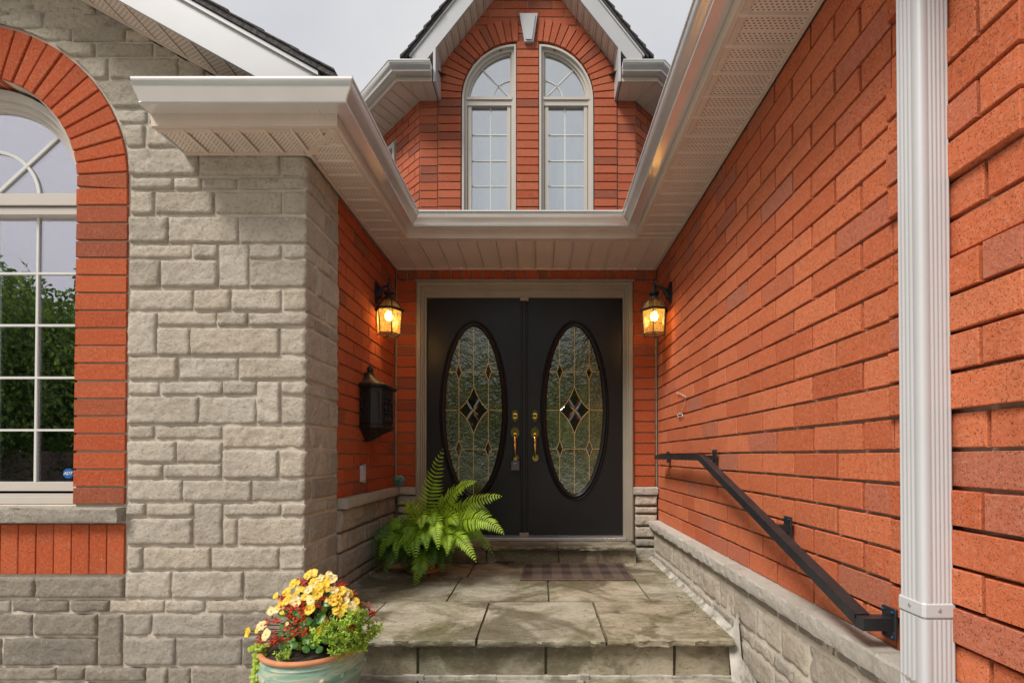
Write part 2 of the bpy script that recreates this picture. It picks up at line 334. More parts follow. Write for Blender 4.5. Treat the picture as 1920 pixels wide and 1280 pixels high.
t.links.new(tl.outputs[0], mx1.inputs[1]); t.links.new(tr.outputs[0], mx1.inputs[2]); t.links.new(mx1.outputs[0], mx2.inputs[1]); t.links.new(gl.outputs[0], mx2.inputs[2]); t.links.new(mx2.outputs[0], t.nodes['Material Output'].inputs[0]); M['amber'] = m
m, t, b = nodes('lit_bulb'); b.inputs['Emission Color'].default_value = (1, .66, .28, 1); b.inputs['Emission Strength'].default_value = 7; M['bulb'] = m
# glazed planter
m, t, b = nodes('green_glaze'); g = t.nodes.new('ShaderNodeNewGeometry'); s = t.nodes.new('ShaderNodeSeparateXYZ'); t.links.new(g.outputs['Position'], s.inputs[0])
mp = t.nodes.new('ShaderNodeMapping'); mp.inputs['Scale'].default_value = (4, 4, 26); t.links.new(g.outputs['Position'], mp.inputs[0])
n = noisen(t, mp.outputs[0], 1.6, 5, .6, .8); c = ramp(t, n, [(.30, (.10, .22, .17)), (.45, (.22, .34, .25)), (.56, (.42, .42, .29)), (.68, (.17, .31, .25)), (.8, (.08, .22, .20))])
t.links.new(c, b.inputs['Base Color']); b.inputs['Roughness'].default_value = .28; b.inputs['Coat Weight'].default_value = .4; M['glaze'] = m
# plaid mat
m, t, b = nodes('plaid_mat'); tcn = t.nodes.new('ShaderNodeTexCoord'); s = t.nodes.new('ShaderNodeSeparateXYZ'); t.links.new(tcn.outputs['Object'], s.inputs[0])
def wavef(src, per, ofs=0.0):
    a = N(t, 'ShaderNodeMath', operation='MULTIPLY_ADD'); a.inputs[1].default_value = 1/per; a.inputs[2].default_value = 20+ofs; t.links.new(src, a.inputs[0])
    f_ = N(t, 'ShaderNodeMath', operation='FRACT'); t.links.new(a.outputs[0], f_.inputs[0]); return ramp(t, f_.outputs[0], [(0, 0), (.49, 0), (.51, 1), (.99, 1), (1, 0)])
sx = wavef(s.outputs[0], .138, .22); sy = wavef(s.outputs[1], .20, .1)
c = mixc(t, (.12, .085, .062), (.032, .020, .018), sx); c2 = mixc(t, (.11, .078, .058), (.030, .019, .017), sy); c = mixc(t, c, c2, .5)
wv = noisen(t, tcn.outputs['Object'], 300, 3); c = mixc(t, c, (.24, .18, .13), ramp(t, wv, [(.5, 0), (.75, .45)]))
t.links.new(c, b.inputs['Base Color']); b.inputs['Roughness'].default_value = .95; bump(t, b, [(wv, .5, .003)]); M['mat'] = m
M['matedge'] = simple('mat_binding', (.13, .08, .055), .95, var=.3, vscale=80)

# ---------------------------------------------------------------- bricks
BL, BH, CO, LP = .2565, .0795, .0895, .2665
K0 = -.517
_bc = {}
def brick_mesh(L, Hh, mk, var):
    key = (round(L*250), round(Hh*250), mk, var)
    if key in _bc: return _bc[key]
    rr = random.Random(var*31+int(L*1000)); c = .002
    def j(a): return rr.uniform(-a, a)
    fr = [(c, 0, c), (L-c, 0, c), (L-c, 0, Hh-c), (c, 0, Hh-c)]; fr = [(x+j(.0012), y+j(.0006), z+j(.0012)) for x, y, z in fr]
    md = [(0, c, 0), (L, c, 0), (L, c, Hh), (0, c, Hh)]; md = [(x+j(.001), y, z+j(.001)) for x, y, z in md]
    bk = [(0, .05, 0), (L, .05, 0), (L, .05, Hh), (0, .05, Hh)]
    f = [(0, 1, 2, 3)]
    for a in (0, 4):
        for i in range(4): k = (i+1) % 4; f.append((a+i, a+4+i, a+4+k, a+k))
    me = mesh('brick', fr+md+bk, f, M[mk]); _bc[key] = me; return me
def brick(parent, Wm, u, z, L, Hh=BH, mk='brick', proud=0., jit=.0012):
    me = brick_mesh(L, Hh, mk, random.randrange(4))
    Lm = Matrix.Translation((u, -proud+random.uniform(-jit, jit), z+random.uniform(-.0008, .0008))) @ Matrix.Rotation(random.uniform(-.003, .003), 4, 'Y')
    return link('brick', me, Wm @ Lm, parent)
def cells(u0, u1, phase, L=LP, j=.010):
    js = [u0-j]; k = math.ceil((u0-phase)/L); 
    while phase+k*L < u1:
        p = phase+k*L
        if p-u0 > .03 and u1-p > .03: js.append(p-j/2 if js else p)
        k += 1
    js.append(u1); return [(js[i]+j, js[i+1]) for i in range(len(js)-1)]
def frame(ox, oy, deg): return Matrix.Translation((ox, oy, 0)) @ Matrix.Rotation(R(deg), 4, 'Z')

# ---------------------------------------------------------------- rough stones
def ticks(L, step):
    n = max(2, int(round((L-.016)/step))); return [0, .0025, .008]+[.008+(L-.016)*i/n for i in range(1, n)]+[L-.008, L-.0025, L]
def stone(parent, s0, s1, z0, z1, mp, mk='stone', sc=None, clamp=None, proud=None, name='stone', rough=1., square=()):
    """rock-faced stone on an unrolled wall: s along the wall, mp(s, z, d) -> point, d = how far it stands out"""
    pr = proud if proud is not None else random.uniform(.007, .015)
    g = .0032; s0 += g+random.uniform(-.002, .002); s1 -= g+random.uniform(-.002, .002); z0 += g+random.uniform(-.0015, .0015); z1 -= g+random.uniform(-.0015, .0015)
    us = [s0+q for q in ticks(s1-s0, .016)]; zs = [z0+q for q in ticks(z1-z0, .013)]
    if sc is not None and s0 < sc < s1: us = sorted(set([u for u in us if abs(u-sc) > .006]+[sc]))
    seed = random.uniform(0, 90); rc = random.uniform(.006, .015); tilt = random.uniform(-.004, .004); tz = random.uniform(-.004, .004)
    nu, nz_ = len(us), len(zs); v = []; cs, cz = (s0+s1)/2, (z0+z1)/2
    for u in us:
        for z in zs:
            a = min(u-s0, s1-u); b_ = min(z-z0, z1-z)
            if 'l' in square: a = s1-u
            if 'r' in square: a = u-s0
            q = Vector((u*26+seed, z*26, seed)); n1 = noise.noise(q); n2 = noise.noise(q*2.7+Vector((9, 2, 5))); n3 = noise.noise(q*.45)
            uu, zz = u, z
            # rounded, wavering outline
            if a < rc and b_ < rc:
                ddx, ddz = rc-a, rc-b_; d_ = math.hypot(ddx, ddz)
                if d_ > rc:
                    k = rc/d_; uu = u+(1 if u < cs else -1)*ddx*(1-k); zz = z+(1 if z < cz else -1)*ddz*(1-k)
            e = min(a, b_)
            if e < .02: wv = .0032*noise.noise(Vector((u*38+seed, z*38, 3))); uu += wv if 'l' not in square and 'r' not in square else 0; zz += .003*noise.noise(Vector((u*30, z*30+seed, 7)))
            edge = 1-(1-min(1, e/.0085))**2.2
            chip = max(0, noise.noise(Vector((u*17+seed, z*21, 4)))-.18)*.018*(1-min(1, e/.03)) if e > .001 else 0
            d = -.010+edge*(pr+.010+rough*(n1*.0055+n2*.0032+n3*.004))+(u-cs)*tilt*4*edge*.2+(z-cz)*tz*6*edge*.2-chip
            if e < .0005: d = -.016
            if clamp: uu, zz = clamp(uu, zz)
            v.append(mp(uu, zz, d))
    f = [(i*nz_+k, (i+1)*nz_+k, (i+1)*nz_+k+1, i*nz_+k+1) for i in range(nu-1) for k in range(nz_-1)]
    c = sum(v, Vector())/len(v)
    me = mesh(name, [p-c for p in v], f, M[mk], True, angle=180)
    return link(name, me, Matrix.Translation(c), parent)
def ashlar(parent, s0, s1, zlist, mp, mk='stone', wmin=.13, wmax=.34, **kw):
    for za, zb in zlist:
        s = s0; h = zb-za
        while s < s1-.03:
            w_ = random.uniform(wmin, wmax)*(1.1 if h > .1 else .95)
            if s1-(s+w_) < .10: w_ = s1-s
            mk_ = mk if random.random() < .8 else ('stone_mid' if mk == 'stone' else mk)
            stone(parent, s, s+w_, za, zb, mp, mk_, **kw); s += w_

# ======================================================================= SETTING
YF = 2.48; XL = -1.2; XR = .9615; YD = 4.0; SOF = 1.537; GZ = -1.2
g = MB(); g.box(-60, 60, -60, -7, GZ-.3, GZ-.02); g.build('lawn', M['lawn']); tag(bpy.data.objects['lawn'], kind='structure')
g = MB(); g.box(-60, 60, -16, -9.5, GZ-.2, GZ+.0); o = g.build('road', M['asphalt']); tag(o, kind='structure')
g = MB(); g.box(-60, 60, -7, 12, GZ-.3, GZ); o = g.build('ground', M['drive']); tag(o, kind='structure')

# ======================================================================= STONE WALL (left wing)
stw = thing('stone_wall', 'beige stone front wall with arched window, brick arch and grey corner stones', 'wall', (-2.4, 2.5, GZ))
AX, AZ, AR, ARR = P(-53, 341, YF).x, P(-53, 341, YF).z, .541, .808
WB = -.509                                  # brick course origin of this wall
rk = P(392, 138, YF); RS = .56              # rake line on the wall
def rake_z(x): return rk.z-RS*(x-rk.x) if x > AX else rk.z-RS*(AX-rk.x)+RS*(x-AX)
def mpL(s, z, d): return Vector((s, YF-d, z)) if s < XL else (Vector((XL+d, YF-d, z)) if abs(s-XL) < 1e-6 else Vector((XL+d, YF+(s-XL), z)))
def clampL(u, z):
    if z > AZ-.02:
        dx, dz = u-AX, z-AZ; d = math.hypot(dx, dz)
        if d < ARR+.012 and d > 0: k = (ARR+.012)/d; u, z = AX+dx*k, AZ+dz*k
    elif z > -.34 and abs(u-AX) < ARR+.01: u = AX+(ARR+.01)*(1 if u > AX else -1)
    rz = rake_z(u)+.03
    return u, min(z, rz)
# mortar backing with the window opening
bk = MB()
y0, y1 = YF+.0015, YF+.14
wl = -5.0
def wallrect(x0, x1, z0, z1): bk.box(x0, x1, y0, y1, z0, z1)
wallrect(wl, AX-.55, GZ, 1.35); wallrect(AX-.55, AX+.55, GZ, -.25); wallrect(AX+.55, XL-.003, GZ, 1.35)
n = 24; inner = [(AX+.55*math.cos(PI*i/n), AZ-.049+.0+(.55+.049)*math.sin(PI*i/n)) for i in range(n+1)]
for i in range(n):
    a, b_ = inner[i], inner[i+1]
    if i == 0: pts_o = [(XL-.003, 1.35)]
    oa = lambda p: (p[0], rake_z(p[0]))
    bk.prism([oa(a), a, b_, oa(b_)], y0, y1, XZ)
bk.prism([(AX+.55, 1.35), (XL-.003, 1.35), (XL-.003, max(1.36, rake_z(XL))), (AX+.55, rake_z(AX+.55))], y0, y1, XZ)
bk.prism([(wl, 1.35), (AX-.55, 1.35), (AX-.55, rake_z(AX-.55)), (wl, max(1.36, rake_z(wl)))], y0, y1, XZ)
bk.box(XL-.14, XL+.002, YF, 2.873, GZ, 1.6)
bk.build('mortar_backing', M['mortar_stone'], stw)
# stones read off the photograph (zoomed pixel rectangles), front face
ZS = 1920/700
def q(x0, y0_, x1, y1_, off, corner=False, wrap=.1, mk='stone', **k):
    a = P(x0/ZS, off+y0_/ZS, YF); b_ = P(x1/ZS, off+y1_/ZS, YF)
    s1 = XL+wrap if corner else b_.x+.003
    return (a.x-.003, s1, b_.z-.003, a.z+.003, mk)
SL = []
A = [(0, 0, 160, 72), (180, 0, 480, 72), (0, 82, 372, 215), (380, 76, 650, 218), (655, 160, 780, 218), (290, 225, 492, 295), (503, 225, 790, 295), (798, 240, 900, 295),
     (375, 302, 558, 410), (568, 300, 920, 410), (928, 318, 1060, 410), (480, 420, 755, 557), (765, 420, 1100, 557), (580, 565, 760, 637), (768, 565, 990, 637), (605, 645, 748, 758), (758, 645, 1000, 758),
     (660, 766, 1022, 907), (1030, 800, 1445, 907), (675, 916, 896, 978), (900, 916, 1038, 978), (1040, 916, 1222, 978), (675, 986, 796, 1104), (802, 986, 1104, 1104), (1108, 986, 1452, 1104),
     (668, 1114, 868, 1253), (870, 1114, 1232, 1253)]
SL += [q(*r, 0) for r in A]
Dd = [(665, 160, 990, 235), (994, 160, 1122, 235), (1130, 158, 1284, 383), (1288, 160, 1450, 235), (665, 241, 828, 383), (832, 241, 1124, 383), (665, 391, 998, 502), (1002, 391, 1190, 502), (1193, 391, 1450, 502),
      (660, 510, 808, 731), (815, 510, 1116, 580), (1120, 510, 1278, 580), (812, 588, 982, 731), (984, 588, 1440, 731), (665, 740, 916, 855), (924, 740, 1228, 855), (660, 863, 820, 933), (832, 863, 1146, 933),
      (1150, 863, 1322, 933), (1326, 863, 1446, 1082), (660, 941, 1022, 1085), (1026, 941, 1320, 1085), (660, 1091, 796, 1160), (800, 1091, 1146, 1160)]
SL += [q(*r, 400) for r in Dd]
Gg = [(660, 37, 910, 148), (912, 37, 1146, 148), (1148, 82, 1436, 227), (660, 155, 840, 227), (845, 155, 1142, 227), (660, 235, 940, 347), (942, 235, 1298, 347), (658, 356, 755, 422), (758, 356, 1000, 422),
      (1003, 356, 1146, 572), (1154, 356, 1446, 422), (660, 432, 996, 572), (1148, 432, 1222, 572), (658, 581, 738, 696), (740, 581, 1086, 696), (1090, 581, 1440, 696)]
SL += [q(*r, 813) for r in Gg]
G2 = [(650, 703, 882, 845), (886, 703, 1254, 845), (568, 852, 848, 918), (851, 852, 1060, 918), (636, 924, 786, 1037), (790, 924, 1146, 1037), (640, 1045, 906, 1190), (908, 1045, 1246, 1190)]
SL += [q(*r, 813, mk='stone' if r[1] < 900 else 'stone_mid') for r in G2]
G3 = [(-200, 732, 185, 843), (189, 732, 646, 843), (-160, 852, 58, 918), (62, 852, 358, 918), (365, 852, 564, 918), (-200, 924, 172, 1037), (182, 924, 505, 1037), (510, 924, 632, 1194), (-300, 1045, 12, 1190), (18, 1045, 506, 1190),
      (-40, 1198, 292, 1268), (295, 1198, 440, 1268), (444, 1198, 756, 1268), (758, 1198, 865, 1330), (868, 1198, 984, 1330), (-200, 1275, 150, 1330), (153, 1275, 500, 1330), (505, 1275, 756, 1330)]
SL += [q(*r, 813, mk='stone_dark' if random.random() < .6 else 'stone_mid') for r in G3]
CR = [(1455, 800, 907, 0, .23, .16), (1226, 912, 978, 0, .07, .20), (1456, 986, 1104, 0, .21, .19), (1236, 1114, 1253, 0, .24, .16), (1454, 160, 235, 400, .11, .17), (1290, 241, 383, 400, .12, .28), (1454, 391, 502, 400, .24, .16),
      (1282, 510, 580, 400, .09, .19), (1443, 588, 731, 400, .393, 0), (1232, 740, 855, 400, .393, 0), (1450, 863, 933, 400, .22, .18), (1449, 941, 1085, 400, .28, .12), (1148, 1091, 1206, 400, .06, .34), (1440, 82, 227, 813, .26, .14),
      (1300, 235, 347, 813, .07, .33), (1450, 356, 422, 813, .26, .14), (1226, 432, 572, 813, .06, .20), (1444, 581, 696, 813, .26, .2), (1258, 703, 845, 813, .15, .3), (1064, 852, 918, 813, .2, .2), (1150, 924, 1037, 813, .1, .3), (1250, 1045, 1190, 813, .2, .2), (988, 1198, 1330, 813, .1, .2)]
rows_side = []
for x0, ya, yb, off, w1, w2 in CR:
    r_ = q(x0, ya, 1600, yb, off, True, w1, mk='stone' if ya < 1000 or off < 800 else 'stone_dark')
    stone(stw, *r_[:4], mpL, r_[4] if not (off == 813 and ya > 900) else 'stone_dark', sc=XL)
    rows_side.append((r_[2], r_[3], XL+w1, w2))
    s = XL+w1; lim = XL+.393; k = 0
    while s < lim-.03:
        w_ = w2 if k == 0 else .15
        if lim-(s+w_) < .06: w_ = lim-s
        stone(stw, s, s+w_, r_[2], r_[3], mpL, 'stone_mid' if (random.random() < .35 or off == 813) else 'stone'); s += w_; k += 1
for r_ in SL: stone(stw, *r_[:4], mpL, r_[4], clamp=clampL)
ashlar(stw, -4.9, AX-ARR-.02, [(-1.2, -1.07), (-1.07, -1.0), (-1.0, -.87), (-.87, -.8), (-.8, -.66), (-.66, -.53), (-.53, -.46), (-.46, -.33), (-.33, -.2), (-.2, -.13), (-.13, 0), (0, .13), (.13, .2), (.2, .34), (.34, .46), (.46, .53), (.53, .66), (.66, .79), (.79, .86), (.86, 1.0), (1.0, 1.12), (1.12, 1.2), (1.2, 1.33)], mpL, clamp=clampL)
for ya, yb in ((732, 843), (852, 918), (924, 1037), (1045, 1190), (1198, 1268), (1275, 1330)):
    za, zb_ = P(0, 813+yb/ZS, YF).z, P(0, 813+ya/ZS, YF).z; ashlar(stw, -3.735, P((-305 if ya == 1045 else -205 if ya in (732, 924) else -165 if ya == 852 else -45 if ya == 1198 else -205)/ZS, 1200, YF).x, [(za, zb_)], mpL, 'stone_mid')
zrow = 1.34
for hh in (.12, .07, .13, .12, .07, .13, .13, .07, .12, .13, .12):
    s = -4.9+random.uniform(0, .1); lim = AX+.25 if zrow > AZ+ARR*.98 else AX-math.sqrt(max(0, ARR**2-(zrow-AZ)**2))-.01
    if zrow > 2.0: lim = min(lim+.0, P(0, 60, YF).x) if zrow < 2.15 else AX+.9
    while s < lim-.05:
        w_ = random.uniform(.16, .34); w_ = lim-s if lim-(s+w_) < .1 else w_
        if zrow+.035 < rake_z(s+w_) or zrow+.035 < rake_z(s):
            if min(rake_z(s), rake_z(s+w_)) > zrow-.05: stone(stw, s, s+w_, zrow, zrow+hh, mpL, random.choice(['stone', 'stone', 'stone_mid']), clamp=clampL)
        s += w_
    zrow += hh
# brick surround
FW = Matrix.Translation((0, YF-.010, 0))
k = 3
while WB+k*CO < AZ-.04:
    for x in (AX+AR+.004, AX-AR-BL-.008): brick(stw, FW, x, WB+k*CO, BL+.004, mk='brick_deep')
    k += 1
def wedge(r0, r1, ang, mk, gap=.009, depth=.10):
    h0, h1 = r0*math.tan(ang/2)-gap/2, r1*math.tan(ang/2)-gap/2; c = .003
    v = [(r0+c, 0, -h0+c), (r1-c, 0, -h1+c), (r1-c, 0, h1-c), (r0+c, 0, h0-c), (r0, c, -h0), (r1, c, -h1), (r1, c, h1), (r0, c, h0), (r0, depth, -h0), (r1, depth, -h1), (r1, depth, h1), (r0, depth, h0)]
    f = [(0, 1, 2, 3)]
    for a in (0, 4):
        for i in range(4): k_ = (i+1) % 4; f.append((a+i, a+4+i, a+4+k_, a+k_))
    return mesh('arch_brick', v, f, M[mk])
wm = wedge(AR+.006, ARR-.004, R(186.4/29), 'brick_deep')
for i in range(29):
    a = R(-3.2+(i+.5)*186.4/29); link('brick', wm, Matrix.Translation((AX, YF-.011+random.uniform(-.002, .002), AZ)) @ Matrix.Rotation(-a, 4, 'Y'), stw)
# soldier course and sill
sx0, sx1 = AX-ARR, AX+ARR; zt, zb = P(100, 982, YF).z, P(100, 1075, YF).z; ns = 18; pw = (sx1-sx0)/ns
for i in range(ns):
    me = brick_mesh(zt-zb, pw-.005, 'brick_deep', i % 4)
    link('brick', me, Matrix.Translation((sx0+i*pw+pw-.0025, YF-.010+random.uniform(-.001, .001), zb)) @ Matrix.Rotation(-PI/2, 4, 'Y') @ Matrix.Identity(4), stw)
def ledge(parent, path2, z_top, th, depth_in, name='ledge_stone', mk='ledge', step=.02, lip=.006):
    """a run of cut stone: path2 = list of outer edge XY points, depth_in = inward vector"""
    a, b_ = Vector(path2[0]), Vector(path2[1]); L = (b_-a).length; nn = max(2, int(L/step)); din = Vector(depth_in); v = []; seed = random.uniform(0, 50)
    cols = 6
    for i in range(nn+1):
        p = a.lerp(b_, i/nn)
        for k_ in range(cols):
            t_ = (0, .12, .45, .75, 1)[k_-1] if k_ else 0
            r_ = noise.noise(Vector((i*step*22+seed, k_*1.7, 1)))
            out = -din.normalized()*(r_*lip*1.5-(.004 if k_ in (1, 5) else 0)) if k_ else Vector((0, 0))
            if k_ == 0: v.append(Vector((*(p+din), z_top)))
            else: v.append(Vector((*(p+out), z_top-th*t_+(noise.noise(Vector((i*.7, seed, k_)))*.002))))
        v.append(Vector((*(p+din), z_top-th)))
    cols += 1
    f = [(i*cols+k_, (i+1)*cols+k_, (i+1)*cols+k_+1, i*cols+k_+1) for i in range(nn) for k_ in range(cols-1)]+[tuple(range(cols)), tuple(reversed(range(nn*cols, nn*cols+cols)))]
    c = sum(v, Vector())/len(v); me = mesh(name, [x-c for x in v], f, M[mk], True, angle=28)
    return link(name, me, Matrix.Translation(c), parent)
sy = YF-.055; st_ = P(100, 952, sy).z
ledge(stw, [(sx0-.01, sy), (sx1-.003, sy)], st_, st_-P(100, 979, sy).z, (0, .12), 'window_sill', 'stone_mid', lip=.008)

# arched window
WY = 2.60
def arch_path(cx, cz, r, zb_, n=28): return [(cx-r, zb_)]+[(cx-r*math.cos(PI*i/n), cz+r*math.sin(PI*i/n)) for i in range(n+1)]+[(cx+r, zb_)]
zbw = P(60, 942, WY).z
f1 = MB(); f1.sweep(arch_path(AX, AZ-.02, .548, zbw), [(0, WY-.06), (.035, WY-.06), (.040, WY-.03), (.065, WY-.03), (.070, WY-.012), (.088, WY-.012), (.092, WY+.03), (0, WY+.03)], XZ, True)
z1t, z0t = P(60, 371, WY).z, P(60, 408, WY).z
f1.box(AX-.5, AX+.5, WY-.045, WY+.03, z0t+.045, z1t); f1.box(AX-.5, AX+.5, WY-.035, WY+.03, z0t, z0t+.036)
f1.box(AX-.5, AX+.5, WY-.03, WY+.03, zbw+.045, P(60, 903, WY).z); f1.box(AX-.54, AX+.54, WY-.055, WY+.03, zbw+.001, zbw+.052)
win = f1.build('window', [M['winframe']], stw, True)
gl = MB(); gl.prism(arch_path(AX, AZ-.02, .475, zbw+.05), WY+.002, WY+.006, XZ); gl.build('pane', M['glass'], win)
mu = MB(); mr = .0058
YM = WY-.003
for yy in (513, 610, 708, 806): z = P(60, yy, YM).z; mu.box(AX-.47, AX+.47, YM-.004, YM+.004, z-mr, z+mr)
for dx in (-.228, 0, .228): mu.box(AX-.005+dx-mr+.0, AX-.005+dx+mr, YM-.0035, YM+.0045, zbw+.05, z0t)
for aa in (45, 135):
    c_, s_ = math.cos(R(aa)), math.sin(R(aa)); mu.bar((AX-.02, YM, z1t), (AX-.02+.5*c_, YM, z1t+.5*s_-.02), .008, .016, (-s_, 0, c_))
mu.sweep([(AX-.02-.246*math.cos(PI*i/20), z1t+.246*math.sin(PI*i/20)) for i in range(21)], [(-.008, YM-.003), (.008, YM-.003), (.008, YM+.005), (-.008, YM+.005)], XZ)
mu.build('muntin', M['muntin'], win)
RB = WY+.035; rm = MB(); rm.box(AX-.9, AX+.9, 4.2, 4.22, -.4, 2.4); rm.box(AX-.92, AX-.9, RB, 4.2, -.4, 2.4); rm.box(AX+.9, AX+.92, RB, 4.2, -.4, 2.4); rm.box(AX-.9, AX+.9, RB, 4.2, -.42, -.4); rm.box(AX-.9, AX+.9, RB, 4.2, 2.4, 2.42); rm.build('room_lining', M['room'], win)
def drape(parent, x0, x1, Y, z0, z1, mk, name='curtain'):
    n = max(8, int((x1-x0)/.008)); v = []
    for i in range(n+1):
        x = x0+(x1-x0)*i/n; yy = Y+.006*math.sin(i*.45)+.004*math.sin(i*.17)
        v += [(x, yy, z0), (x, yy, z1)]
    return link(name, mesh(name, v, [(2*i, 2*i+2, 2*i+3, 2*i+1) for i in range(n)], M[mk], True, angle=180), None, parent)
drape(win, AX+.33, AX+.52, WY+.12, -.35, 1.36, 'curtain'); drape(win, AX-.52, AX-.10, WY+.12, -.35, 1.36, 'curtain')
# security sticker
ad = P(128, 887, WY-.002); stk = MB(); oc = [(ad.x+.0275*math.cos(R(22.5+45*i)), ad.z+.0275*math.sin(R(22.5+45*i))) for i in range(8)]
stk.prism(oc, WY-.003, WY-.001, XZ); so_ = stk.build('sticker', M['blue'], win)
cu = bpy.data.curves.new('lettering', 'FONT'); cu.body = 'ADT'; cu.size = .023; cu.align_x = 'CENTER'; cu.align_y = 'CENTER'; cu.extrude = .0003; cu.materials.append(M['muntin']); cu.shear = .2; cu.offset = .0006
fo = bpy.data.objects.new('lettering', cu); C.objects.link(fo); lm_ = bpy.data.meshes.new_from_object(fo); bpy.data.objects.remove(fo); lm_.name = 'lettering'
lo = link('lettering', lm_, Matrix.Translation((ad.x-.0, WY-.0036, ad.z)) @ Matrix.Rotation(PI/2, 4, 'X'), win)

# ======================================================================= LEFT BRICK WALL OF THE PORCH
XB = -1.193
alw = thing('porch_brick_wall', 'short red brick wall on stone base carrying the black mailbox and the yellow-glowing lantern', 'wall', (XB, 3.4, GZ))
bk = MB(); bk.box(XB-.14, XB-.014, 2.874, YD+.15, GZ, 1.6); bk.build('mortar_backing', M['mortar'], alw)
WLm = frame(XB, 0, 90)
for k in range(3, 23):
    ph = 3.119 if k % 2 else 2.986
    for u0, u1 in cells(2.878, YD-.012, ph): brick(alw, WLm, u0, K0+k*CO, u1-u0, mk='brick_deep')
mpA = lambda s, z, d: Vector((XB+.006+d, s, z))
zt = -.250
ledge(alw, [(XB+.055, 2.885), (XB+.055, 3.95)], zt, .062, (-.07, 0)); 
lv = sorted(set([(round(a, 4), round(b_, 4)) for a, b_, s_, w_ in rows_side if b_ < -.28]), key=lambda t_: -t_[1])
for za, zb_ in lv:
    if zb_ > -.33: zb_ = -.316
    if za < -.84: za = -.86
    if zb_-za < .03: continue
    s = 2.873
    while s < 3.95:
        w_ = random.uniform(.13, .34)
        if 3.96-(s+w_) < .1: w_ = 3.96-s
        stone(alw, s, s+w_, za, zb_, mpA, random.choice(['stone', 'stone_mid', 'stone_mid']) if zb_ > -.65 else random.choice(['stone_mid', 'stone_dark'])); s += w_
stone(alw, 2.873, 3.25, -.41, -.32, mpA, 'stone'); stone(alw, 3.25, 3.6, -.41, -.32, mpA, 'stone_mid'); stone(alw, 3.6, 3.96, -.41, -.32, mpA, 'stone')

# ======================================================================= ENTRANCE WALL AND DOUBLE DOOR
enw = thing('entrance_wall', 'narrow brick wall holding black double doors in a taupe frame', 'wall', (-.13, YD, -.82))
FXL, FXR, FZT = -1.018, .760, 1.433; DY = 4.06
bk = MB(); bk.box(XB, FXL+.01, YD+.013, YD+.15, GZ, 1.6); bk.box(FXR-.01, XR, YD+.013, YD+.15, GZ, 1.6); bk.box(FXL+.01, FXR-.01, YD+.013, YD+.15, FZT-.01, 1.6); bk.build('mortar_backing', M['mortar'], enw)
WD = frame(0, YD, 0)
for k in range(3, 22):
    brick(enw, WD, XB+.016, K0+k*CO, FXL-XB-.018, mk='brick_deep'); brick(enw, WD, FXR+.006, K0+k*CO, XR-FXR-.026, mk='brick_deep')
i = 0; u = XB+.012
while u < XR-.05: brick(enw, WD, u, K0+22*CO, .0795 if u > FXL-.06 or u > XB+.1 else .0795, .0795, 'brick_deep'); u += CO
mpD = lambda s, z, d: Vector((s, YD+.002-d, z))
for a, b_, p_ in ((FXR+.012, XR-.02, .035), (XB+.02, FXL-.004, .035)):
    zs_ = [-.312, -.405, -.47, -.57, -.665, -.735, -.84]
    ledge(enw, [(a-.012, YD-.05), (b_+.012, YD-.05)], -.250, .060, (0, .06), lip=.003)
    for z1_, z0_ in zip(zs_, zs_[1:]): stone(enw, a, b_+.015, z0_, z1_, mpD, 'stone' if z1_ > -.6 else 'stone_mid', proud=p_)
cs = MB(); cs.sweep([(FXL, -.686), (FXL, FZT), (FXR, FZT), (FXR, -.686)], [(0, YD+.012), (0, YD-.018), (.010, YD-.024), (.036, YD-.020), (.040, YD-.006), (.050, YD-.004), (.053, YD+.012), (.060, YD+.014), (.063, YD+.03), (.074, YD+.032), (.074, DY+.04), (0, DY+.04)], XZ)
cs.box(FXL+.074, FXR-.074, YD+.034, DY+.04, 1.318, FZT-.074); cs.box(FXL-.012, FXR+.012, YD-.022, YD+.01, FZT+.001, FZT+.014)
cs.build('door_casing', M['casing'], enw, True)
th = MB(); th.box(FXL+.06, FXR-.06, YD-.045, DY+.05, -.686, -.658, b=.004); th.build('threshold', M['silver'], enw)
PXM = (983-VX)*DY/F
def oval(a, b_, n=56): return [(a*math.cos(-2*PI*i/n), b_*math.sin(-2*PI*i/n)) for i in range(n)]
